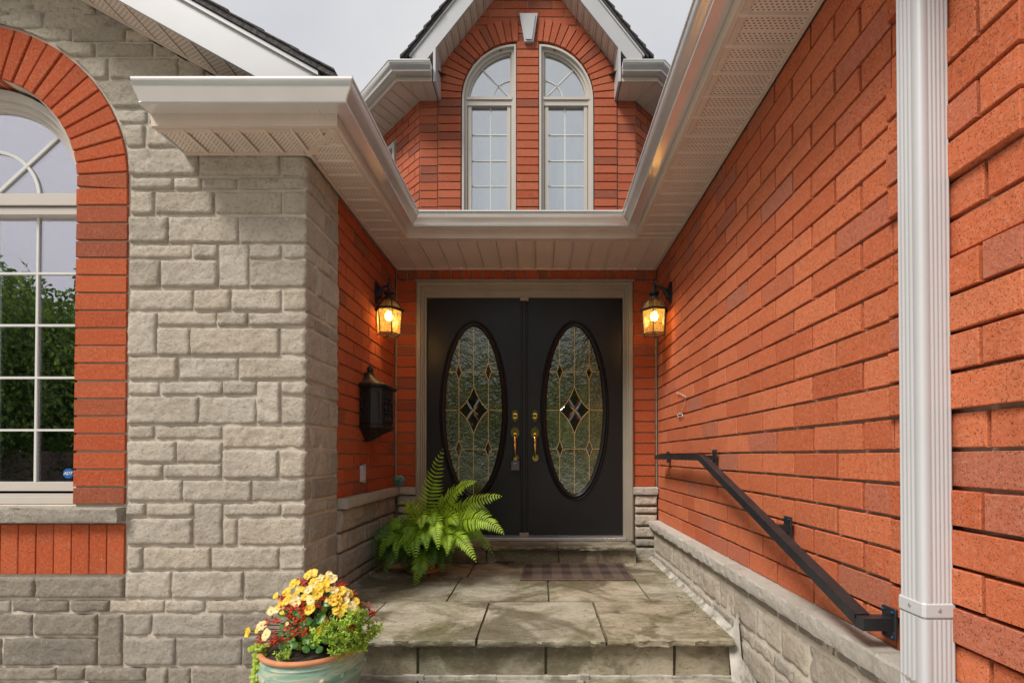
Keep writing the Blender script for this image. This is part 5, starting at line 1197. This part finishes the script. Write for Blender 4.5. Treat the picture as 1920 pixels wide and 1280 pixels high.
fr(830, 842, 3.30, 795, 945, 3.45, 'fern', .082, n=30, nvec=(0, -1, .25))
fr(893, 902, 3.15, 835, 905, 3.30, 'fern', .070, nvec=(.1, -.75, .65))
fr(940, 930, 3.25, 862, 928, 3.3, 'fern', .075, n=30, nvec=(.0, -.8, .6))
fr(944, 1000, 3.05, 880, 930, 3.15, 'fern', .075, n=30, nvec=(.1, -.85, .5))
fr(925, 1040, 3.35, 880, 955, 3.5, 'fern_mid', .058, nvec=(.1, -.85, .5))
fr(892, 1052, 3.0, 850, 960, 3.1, 'fern', .060, nvec=(.1, -.9, .4))
fr(822, 1028, 2.95, 812, 920, 3.05, 'fern', .068, nvec=(0, -1, .2))
fr(838, 1040, 3.0, 845, 960, 3.05, 'fern', .055, nvec=(0, -1, .2))
fr(752, 942, 3.30, 778, 930, 3.4, 'fern', .055, nvec=(-.1, -.7, .7))
fr(780, 1048, 3.0, 770, 950, 3.15, 'fern_mid', .072, nvec=(-.1, -.95, .3))
fr(768, 1040, 3.05, 745, 960, 3.2, 'fern_mid', .066, nvec=(-.1, -.95, .3))
fr(702, 1062, 3.35, 715, 960, 3.4, 'fern_dark', .056, nvec=(-.3, -.8, .5))
fr(692, 1082, 3.5, 700, 965, 3.55, 'fern_dark', .054, nvec=(-.4, -.8, .4))
fr(712, 1045, 3.2, 728, 965, 3.25, 'fern_mid', .058, nvec=(-.3, -.8, .5))
fr(742, 1045, 3.15, 742, 975, 3.2, 'fern_mid', .050, nvec=(-.1, -.9, .4))
fr(776, 1100, 3.12, 800, 1020, 3.08, 'fern_mid', .062, nvec=(0, -.9, .4))
fr(870, 1030, 3.2, 840, 970, 3.2, 'fern_mid', .062, nvec=(.1, -.9, .4))
fr(858, 985, 3.1, 840, 935, 3.2, 'fern', .062, nvec=(.1, -.9, .4))
fr(790, 990, 3.05, 790, 925, 3.15, 'fern', .066, nvec=(0, -1, .2))
fr(730, 1000, 3.3, 745, 945, 3.35, 'fern_mid', .060, nvec=(-.2, -.8, .5))
fr(905, 975, 3.5, 860, 930, 3.5, 'fern_mid', .055, nvec=(.1, -.8, .6))
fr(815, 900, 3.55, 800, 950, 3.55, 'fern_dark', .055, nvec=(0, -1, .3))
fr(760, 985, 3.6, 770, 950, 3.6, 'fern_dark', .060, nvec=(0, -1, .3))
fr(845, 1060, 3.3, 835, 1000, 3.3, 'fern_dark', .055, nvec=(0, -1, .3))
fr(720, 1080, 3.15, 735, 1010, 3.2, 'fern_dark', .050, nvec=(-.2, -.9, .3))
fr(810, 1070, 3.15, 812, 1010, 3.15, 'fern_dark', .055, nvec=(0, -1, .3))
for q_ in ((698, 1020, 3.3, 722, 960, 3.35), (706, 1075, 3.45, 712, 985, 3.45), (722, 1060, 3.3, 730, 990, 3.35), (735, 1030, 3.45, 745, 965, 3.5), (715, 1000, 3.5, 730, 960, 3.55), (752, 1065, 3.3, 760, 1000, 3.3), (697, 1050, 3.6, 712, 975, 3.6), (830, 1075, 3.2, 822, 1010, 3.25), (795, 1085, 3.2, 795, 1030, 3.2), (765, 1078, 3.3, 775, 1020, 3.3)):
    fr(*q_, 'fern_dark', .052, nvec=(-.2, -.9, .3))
for q_ in ((865, 1010, 3.15, 845, 950, 3.2), (800, 1030, 3.0, 796, 950, 3.1), (905, 1010, 3.25, 865, 945, 3.3), (872, 905, 3.45, 835, 930, 3.45), (812, 985, 3.02, 808, 930, 3.1), (920, 965, 3.45, 868, 915, 3.45), (760, 1015, 3.1, 770, 950, 3.2), (850, 1035, 3.12, 835, 965, 3.15)):
    fr(*q_, 'fern_mid', .06, nvec=(.05, -.9, .4))
for i in range(26):
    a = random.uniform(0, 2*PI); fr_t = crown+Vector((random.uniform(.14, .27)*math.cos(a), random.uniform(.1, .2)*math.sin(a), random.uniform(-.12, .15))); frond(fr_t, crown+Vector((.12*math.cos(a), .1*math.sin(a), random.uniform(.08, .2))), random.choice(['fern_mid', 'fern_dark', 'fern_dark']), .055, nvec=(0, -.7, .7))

# ======================================================================= PLANTER WITH FLOWERS
PC = Vector((P(588, 1210, 1.95).x, 1.95, BZ)); RZ = -.742
pot = thing('flower_pot', 'glazed green ceramic pot with raised studs and terracotta rim', 'planter', PC)
h = RZ-BZ; m_ = MB()
m_.lathe([(.118, .003), (.125, .003), (.150, .05), (.178, .115), (.190, .165), (.193, .195), (.188, .222), (.186, .228), (.189, .232), (.184, .240), (.181, .246), (.184, .250), (.172, .249), (.165, .20), (0, .19)], 56, c=PC, mi=0)
m_.build('bowl', [M['glaze']], pot, True, angle=60)
m_ = MB(); m_.lathe([(.183, .249), (.191, .252), (.194, .260), (.190, .268), (.180, .269), (.172, .262), (.170, .245), (.160, .22), (0, .2199)], 56, c=PC); m_.build('rim', M['terracotta'], pot, True, angle=70)
m_ = MB(); m_.lathe([(.171, .252), (.08, .262), (0, .268)], 32, c=PC); m_.build('soil', M['soil'], pot)
for i in range(16):
    a = 2*PI*(i+.5)/16; d = Vector((math.cos(a), math.sin(a), 0)); m_ = MB()
    m_.lathe([(.0105, 0), (.010, .005), (.006, .009), (0, .010)], 12, c=PC+d*.190+Vector((0, 0, .188)), ax=(Vector((-d.y, d.x, 0)), Vector((0, 0, 1)), d)); m_.build('stud', M['glaze'], pot, True)
beg = thing('begonia', 'yellow flowering begonia with red buds filling the green pot', 'flowers', PC+Vector((0, 0, .25)))
ZC = 1670/300.
def dome_pt(zx, zy):
    p = P(440+zx/ZC, 1050+zy/ZC, 1.93); cx_, cz_ = PC.x, RZ+.02; dx, dz = (p.x-cx_)/.24, (p.z-cz_)/.26; rr_ = dx*dx+dz*dz
    Y = 1.95-.16*math.sqrt(max(0, 1-rr_)); return P(440+zx/ZC, 1050+zy/ZC, Y)
def petal_mesh(mk, var, npet=4):
    rr = random.Random(var); m_ = MB()
    for k_ in range(npet):
        a = 2*PI*k_/npet+rr.uniform(-.15, .15); big = 1.0 if k_ % 2 == 0 else .82; w_ = .62*big; rows = []
        nu, nv = 6, 6
        for i in range(nu+1):
            t_ = i/nu; wd = w_*math.sin(PI*min(1, (t_*.86+.10)))**.55; 
            if i == nu: wd *= .55
            for j in range(nv+1):
                s_ = j/nv*2-1; x = t_*big*(1-.10*s_*s_*t_); y = s_*wd; z = .12+.34*t_*t_*(.5+.5*rr.random()*0+.2)-.18*s_*s_*t_*0+.10*math.sin(s_*4+k_)*t_-.25*t_**3*(1 if var % 2 else -.4)
                rows.append(Vector((x*math.cos(a)-y*math.sin(a), x*math.sin(a)+y*math.cos(a), z+k_*.03)))
        m_.add(rows, [(i*(nv+1)+j, (i+1)*(nv+1)+j, (i+1)*(nv+1)+j+1, i*(nv+1)+j+1) for i in range(nu) for j in range(nv)], 0)
    for k_ in range(9):
        a = k_*2.4; r_ = .05*math.sqrt(k_); m_.tube([(r_*math.cos(a), r_*math.sin(a), .05), (r_*1.3*math.cos(a), r_*1.3*math.sin(a), .26)], [.03, .045], 5, 1)
    return m_.me('flower', [M[mk], M['petal_deep']], True, 180)
PM = {k_: [petal_mesh(mk, i, 4 if i < 3 else 5) for i in range(4)] for k_, mk in (('y', 'petal'), ('p', 'petal_pale'), ('o', 'petal_deep'))}
FLW = [(810, 140, 60, 'y'), (760, 165, 45, 'y'), (615, 245, 50, 'y'), (545, 330, 50, 'y'), (570, 370, 32, 'y'), (900, 200, 50, 'p'), (825, 240, 55, 'y'), (880, 290, 55, 'y'), (985, 165, 50, 'p'), (1015, 200, 55, 'p'), (950, 255, 62, 'y'), (980, 300, 38, 'y'), (775, 315, 52, 'p'), (740, 380, 50, 'y'), (865, 350, 66, 'y'), (1035, 310, 45, 'p'), (1105, 325, 58, 'y'), (1150, 345, 58, 'p'), (1195, 350, 46, 'y'),
       (640, 430, 62, 'p'), (800, 420, 55, 'p'), (795, 510, 62, 'y'), (1020, 430, 55, 'y'), (1055, 385, 35, 'y'), (485, 470, 46, 'y'), (450, 510, 46, 'p'), (385, 535, 50, 'p'), (1140, 485, 42, 'y'), (1225, 490, 60, 'p'), (1170, 425, 38, 'p'), (1265, 430, 45, 'y'), (1270, 525, 50, 'y'), (155, 745, 56, 'y'), (285, 680, 55, 'p'), (240, 725, 36, 'y'), (335, 775, 60, 'p'), (893, 725, 46, 'o'), (550, 660, 24, 'p'), (1157, 840, 32, 'p'), (700, 300, 34, 'y'), (930, 190, 40, 'y'), (1230, 560, 34, 'y')]
rr = random.Random(11)
for i in range(26):
    a = rr.uniform(.15, PI-.15); q_ = rr.uniform(.55, 1.0); FLW.append((800+430*q_*math.cos(a), 640-470*q_*math.sin(a)**.8, rr.uniform(26, 42), rr.choice('yyyp')))
for zx, zy, sz, kd in FLW:
    p = dome_pt(zx, zy); out = (p-(PC+Vector((0, 0, .28)))).normalized(); d = (out*.5+Vector((rr.uniform(-.35, .35), -.9, rr.uniform(.1, .55)))).normalized()
    r_ = sz/ZC*p.y/F*1.12; me = PM[kd][rr.randrange(4)]
    link('flower', me, Matrix.Translation(p) @ d.to_track_quat('Z', 'Y').to_matrix().to_4x4() @ Matrix.Rotation(rr.uniform(0, 6), 4, 'Z') @ Matrix.Diagonal((r_, r_, r_*.9, 1)), beg)
# leaves
def leaf_mesh(mk, var):
    rr_ = random.Random(var); n = 16; v = [Vector((0, 0, .05))]
    for i in range(n):
        a = 2*PI*i/n; r_ = (.8+.22*math.cos(a)+.07*(i % 2)); v.append(Vector((r_*math.cos(a)+.1, r_*math.sin(a)*.82, -.22*r_*r_+.12*math.sin(a*3))))
    return mesh('leaf', v, [(0, i+1, (i+1) % n+1) for i in range(n)], M[mk], True, angle=180)
LM = [leaf_mesh('bleaf', 1), leaf_mesh('bleaf', 2), leaf_mesh('bleaf', 3), leaf_mesh('bleaf_light', 4)]
LV = [(600, 905, 55, 1), (720, 925, 50, 0), (800, 905, 52, 2), (880, 930, 46, 1), (470, 905, 48, 0), (760, 850, 55, 0), (635, 325, 52, 3), (470, 575, 58, 3), (610, 560, 55, 0), (690, 580, 50, 0), (930, 450, 60, 0), (985, 355, 55, 0), (760, 630, 55, 0), (700, 670, 50, 0), (540, 770, 60, 0), (470, 690, 45, 0), (900, 600, 70, 0), (1150, 550, 45, 0), (1330, 480, 50, 0), (1360, 560, 55, 3), (1020, 560, 60, 0), (560, 620, 50, 3), (870, 520, 60, 0), (540, 850, 50, 0), (680, 880, 38, 3), (640, 860, 30, 3)]
for i in range(170):
    a = rr.uniform(0, PI); r_ = math.sqrt(rr.random())*.95; LV.append((830+470*r_*math.cos(a), 930-640*r_*math.sin(a), rr.uniform(36, 64), rr.choice((0, 1, 2, 0, 3))))
for n_, (zx, zy, sz, kd) in enumerate(LV):
    p = dome_pt(zx, zy); p.y += .012 if n_ < 20 else .035+rr.uniform(0, .06); d = Vector((rr.uniform(-.5, .5), -.8, rr.uniform(.1, .9))).normalized(); r_ = sz/ZC*p.y/F
    link('leaf', LM[kd], Matrix.Translation(p) @ d.to_track_quat('Z', 'Y').to_matrix().to_4x4() @ Matrix.Rotation(rr.uniform(0, 6), 4, 'Z') @ Matrix.Diagonal((r_, r_, r_, 1)), beg)
# red buds: small clusters nobody could count
m_ = MB(); RC = [(700, 445), (720, 530), (665, 500), (540, 490), (500, 385), (870, 470), (905, 390), (1065, 465), (1090, 240), (1130, 240), (700, 235), (740, 230), (435, 640), (345, 628), (640, 640), (540, 700), (620, 760), (680, 770), (735, 730), (440, 850), (535, 830), (260, 820), (300, 830), (380, 830), (1105, 575), (1210, 700), (1390, 480), (1400, 545), (1440, 550), (1310, 440), (1245, 350), (1130, 395), (570, 540), (600, 480), (240, 870), (420, 800), (700, 600), (560, 600), (1180, 690), (960, 640), (660, 710)]
for zx, zy in RC:
    for i in range(17):
        p = dome_pt(zx+rr.gauss(0, 22), zy+rr.gauss(0, 20)); p.y += rr.uniform(-.01, .02); s_ = rr.uniform(.004, .0085); d = Vector((rr.uniform(-1, 1), rr.uniform(-1, 0), rr.uniform(-1, 1))).normalized(); u = d.orthogonal().normalized(); w_ = d.cross(u)
        m_.add([p-u*s_, p-w_*s_*.6+d*s_*.4, p+u*s_*1.1, p+w_*s_*.6+d*s_*.4, p+d*s_*.1], [(0, 1, 4), (1, 2, 4), (2, 3, 4), (3, 0, 4)])
o = m_.build('blossom', M['redleaf'], beg, True); o['kind'] = 'stuff'; o['label'] = 'small red buds and bracts among the yellow flowers'
m_ = MB()
for zx, zy, sz, kd in FLW: p = dome_pt(zx, zy); p.y += .01; b_ = PC+Vector((rr.uniform(-.06, .06), rr.uniform(-.05, .05), .25)); m_.tube([p, p.lerp(b_, .5)+Vector((0, .01, .03)), b_], .002, 5)
for zx, zy in RC: p = dome_pt(zx, zy); b_ = PC+Vector((rr.uniform(-.06, .06), rr.uniform(-.05, .05), .25)); m_.tube([p, p.lerp(b_, .5)+Vector((0, .01, .02)), b_], .0015, 4)
m_.build('stem', M['dead'], beg)
# sedum mass
def sprigs(name, label, centres, mk, n, leafs, ln, spread, parent=None):
    m_ = MB()
    for zx, zy, rx, rz in centres:
        for i in range(n):
            a = rr.uniform(0, 2*PI); q_ = math.sqrt(rr.random()); p = dome_pt(zx+rx*q_*math.cos(a), zy+rz*q_*math.sin(a)); p.y += rr.uniform(-.035, .03); d = Vector((rr.gauss(.15, .5), rr.gauss(-.3, .4), rr.gauss(.6, .45))).normalized(); L = rr.uniform(.6, 1.2)*ln
            for k_ in range(leafs):
                t_ = k_/leafs; b_ = p+d*L*t_; e = Vector((rr.gauss(0, 1), rr.gauss(0, 1), rr.gauss(.3, 1))).normalized(); u = e.cross(d).normalized() if e.cross(d).length > .01 else e.orthogonal(); l_ = spread*rr.uniform(.7, 1.2); m_.add([b_, b_+e*l_*.5+u*l_*.28, b_+e*l_, b_+e*l_*.5-u*l_*.28], [(0, 1, 2, 3)])
    o = m_.build(name, M[mk]); return tag(o, label, 'plant', kind='stuff')
sprigs('sedum', 'feathery light green groundcover spilling over the pot edge', [(840, 800, 90, 80), (960, 700, 70, 70), (1050, 780, 120, 90), (1180, 760, 130, 110), (1300, 720, 110, 130), (1400, 740, 90, 80), (1330, 850, 80, 60), (1200, 900, 110, 80), (1080, 960, 110, 80), (1260, 600, 50, 50), (1310, 640, 50, 60), (1480, 740, 50, 40), (1150, 640, 60, 50), (520, 995, 50, 35), (1320, 900, 50, 40)], 'sedum', 24, 9, .036, .0115)
jn = thing('creeping_jenny', 'yellow-green round-leaved trailing plant hanging over the pot side', 'plant', PC+Vector((-.19, 0, .26)))
jl = mesh('leaf', [Vector((0, 0, 0))]+[Vector((math.cos(2*PI*i/10), .9*math.sin(2*PI*i/10), -.15)) for i in range(10)], [(0, i+1, (i+1) % 10+1) for i in range(10)], M['jenny'], True, angle=180)
for sx_, ex, ln_ in ((250, 240, 32), (270, 190, 30), (300, 260, 24), (200, 165, 12), (660, 650, 8), (240, 210, 22)):
    pts = []
    y_s, y_e = (880, 1330) if ln_ > 20 else ((900, 940) if sx_ < 300 else (870, 930))
    for i in range(ln_):
        t_ = i/ln_; zx = sx_+(ex-sx_)*t_+rr.gauss(0, 16); zy = y_s+(y_e-y_s)*t_+rr.gauss(0, 5); Y = 1.86+rr.uniform(-.02, .03); p = P(440+zx/ZC, 1050+zy/ZC, Y); pts.append(p)
        for sg in (-1, 1):
            d = Vector((sg*rr.uniform(.1, .6), -.8, rr.uniform(0, .8))).normalized(); r_ = rr.uniform(.0055, .0085); link('leaf', jl, Matrix.Translation(p+Vector((sg*.006, -.002, 0))) @ d.to_track_quat('Z', 'Y').to_matrix().to_4x4() @ Matrix.Diagonal((r_, r_, r_, 1)), jn)
    pts.sort(key=lambda p: -p.z); m_ = MB(); m_.tube(pts[::3]+[pts[-1]], .0012, 4); m_.build('stem', M['rachis'], jn)

# ======================================================================= STREET BEHIND THE CAMERA (seen in the glass)
def crown_mesh(seed, n=13000, mk='tree'):
    rr_ = random.Random(seed); v = []; f = []; mi = []; bl = [(Vector((rr_.uniform(-1.5, 1.5), rr_.uniform(-1.3, 1.3), rr_.uniform(-1.2, 1.5))), rr_.uniform(.7, 1.3)) for _ in range(14)]
    for i in range(n):
        c_, r_ = bl[rr_.randrange(14)]; d = Vector((rr_.gauss(0, 1), rr_.gauss(0, 1), rr_.gauss(0, 1))).normalized(); p = c_+d*r_*rr_.uniform(.55, 1.06); s_ = rr_.uniform(.045, .10); u = Vector((rr_.gauss(0, 1), rr_.gauss(0, 1), rr_.gauss(0, 1))).normalized(); w_ = u.orthogonal().normalized(); k_ = len(v)
        v += [p-u*s_, p+w_*s_*.5, p+u*s_, p-w_*s_*.5]; f.append((k_, k_+1, k_+2, k_+3)); mi.append(0 if rr_.random() < .6 else 1)
    return mesh('crown', v, f, [M['tree'], M['tree2']], mi=mi)
CM = [crown_mesh(i) for i in range(3)]
TL = ['leafy tree %s' % w_ for w_ in ('beside the grey street lamp pole, nearest to it', 'standing alone nearest the road on the far lawn', 'tall and dark behind the street lamp', 'low and wide between the lamp and the door view', 'full crowned, mirrored in the first door glass', 'opposite the double doors, slightly left of them', 'opposite the double doors, slightly right of them', 'large, opposite the brick side wall', 'large, at the far end beyond the street lamp', 'at the end of the row past the brick side wall', 'biggest and farthest of the row', 'short, filling the gap behind the lamp pole', 'short, directly opposite the doormat', 'short, between two taller crowns by the lawn')]
for i, (x, y, s_) in enumerate(((-19, -12, 1.15), (-15.5, -10, 1.0), (-12, -12, 1.25), (-8.5, -16, 1.25), (-4.5, -15.5, 1.4), (-1.4, -16, 1.3), (2.2, -16, 1.3), (7, -17, 1.45), (-23, -14, 1.4), (13, -18, 1.4), (-29, -18, 1.6), (-17.4, -14.5, 1.1), (.4, -18.5, 1.5), (-13.8, -15.5, 1.2))):
    t_ = thing('street_tree', TL[i], 'tree', (x, y, GZ), 'street trees across the road')
    HT = 1.5 if x < -9 else 1.1
    m_ = MB(); m_.tube([(0, 0, -.1), (.05, 0, 1.0), (0, .05, 2.4), (.1, 0, 3.4)], [.2, .16, .12, .05], 8)
    for a in range(4): m_.tube([(0, 0, 1.8+a*.2), (.7*math.cos(a*1.7), .7*math.sin(a*1.7), 2.8+a*.2)], [.07, .03], 6)
    link('trunk', m_.me('trunk', M['bark']), Matrix.Translation((x, y, GZ)), t_)
    link('crown', CM[i % 3], Matrix.Translation((x, y, GZ+2.15*s_*HT/.95)) @ Matrix.Rotation(i*1.3, 4, 'Z') @ Matrix.Diagonal((s_, s_, s_*HT, 1)), t_)
hd = thing('hedge', 'long dark clipped hedge along the far side of the road', 'hedge', (-16, -9.2, GZ))
m_ = MB(); rr = random.Random(21)
for i in range(15000):
    p = Vector((rr.uniform(-27, -6), -9.2+rr.uniform(-.4, .4), GZ+rr.random()**.6*1.7+.1*math.sin(i))); s_ = rr.uniform(.04, .08); u = Vector((rr.gauss(0, 1), rr.gauss(0, 1), rr.gauss(0, 1))).normalized(); w_ = u.orthogonal().normalized(); m_.add([p-u*s_, p+w_*s_*.6, p+u*s_, p-w_*s_*.6], [(0, 1, 2, 3)])
m_.build('foliage', M['tree'], hd); m_ = MB(); m_.box(-27, -6, -9.4, -9.0, GZ, GZ+1.35); m_.build('stem', M['bark'], hd)
lp = thing('street_lamp', 'grey street lamp pole with a long arm across the road', 'street lamp', (-9.4, -9.0, GZ))
m_ = MB(); m_.tube([(-9.4, -9, GZ), (-9.4, -9, 4.2)], [.08, .05], 10); m_.build('pole', M['pipe'], lp, True)
m_ = MB(); m_.tube([(-9.4, -9, 3.6), (-8.9, -9, 4.3), (-8.2, -9, 4.6)], .03, 8); m_.box(-8.3, -7.8, -9.1, -8.9, 4.52, 4.62, b=.03); m_.build('lamp_arm', M['pipe'], lp, True)
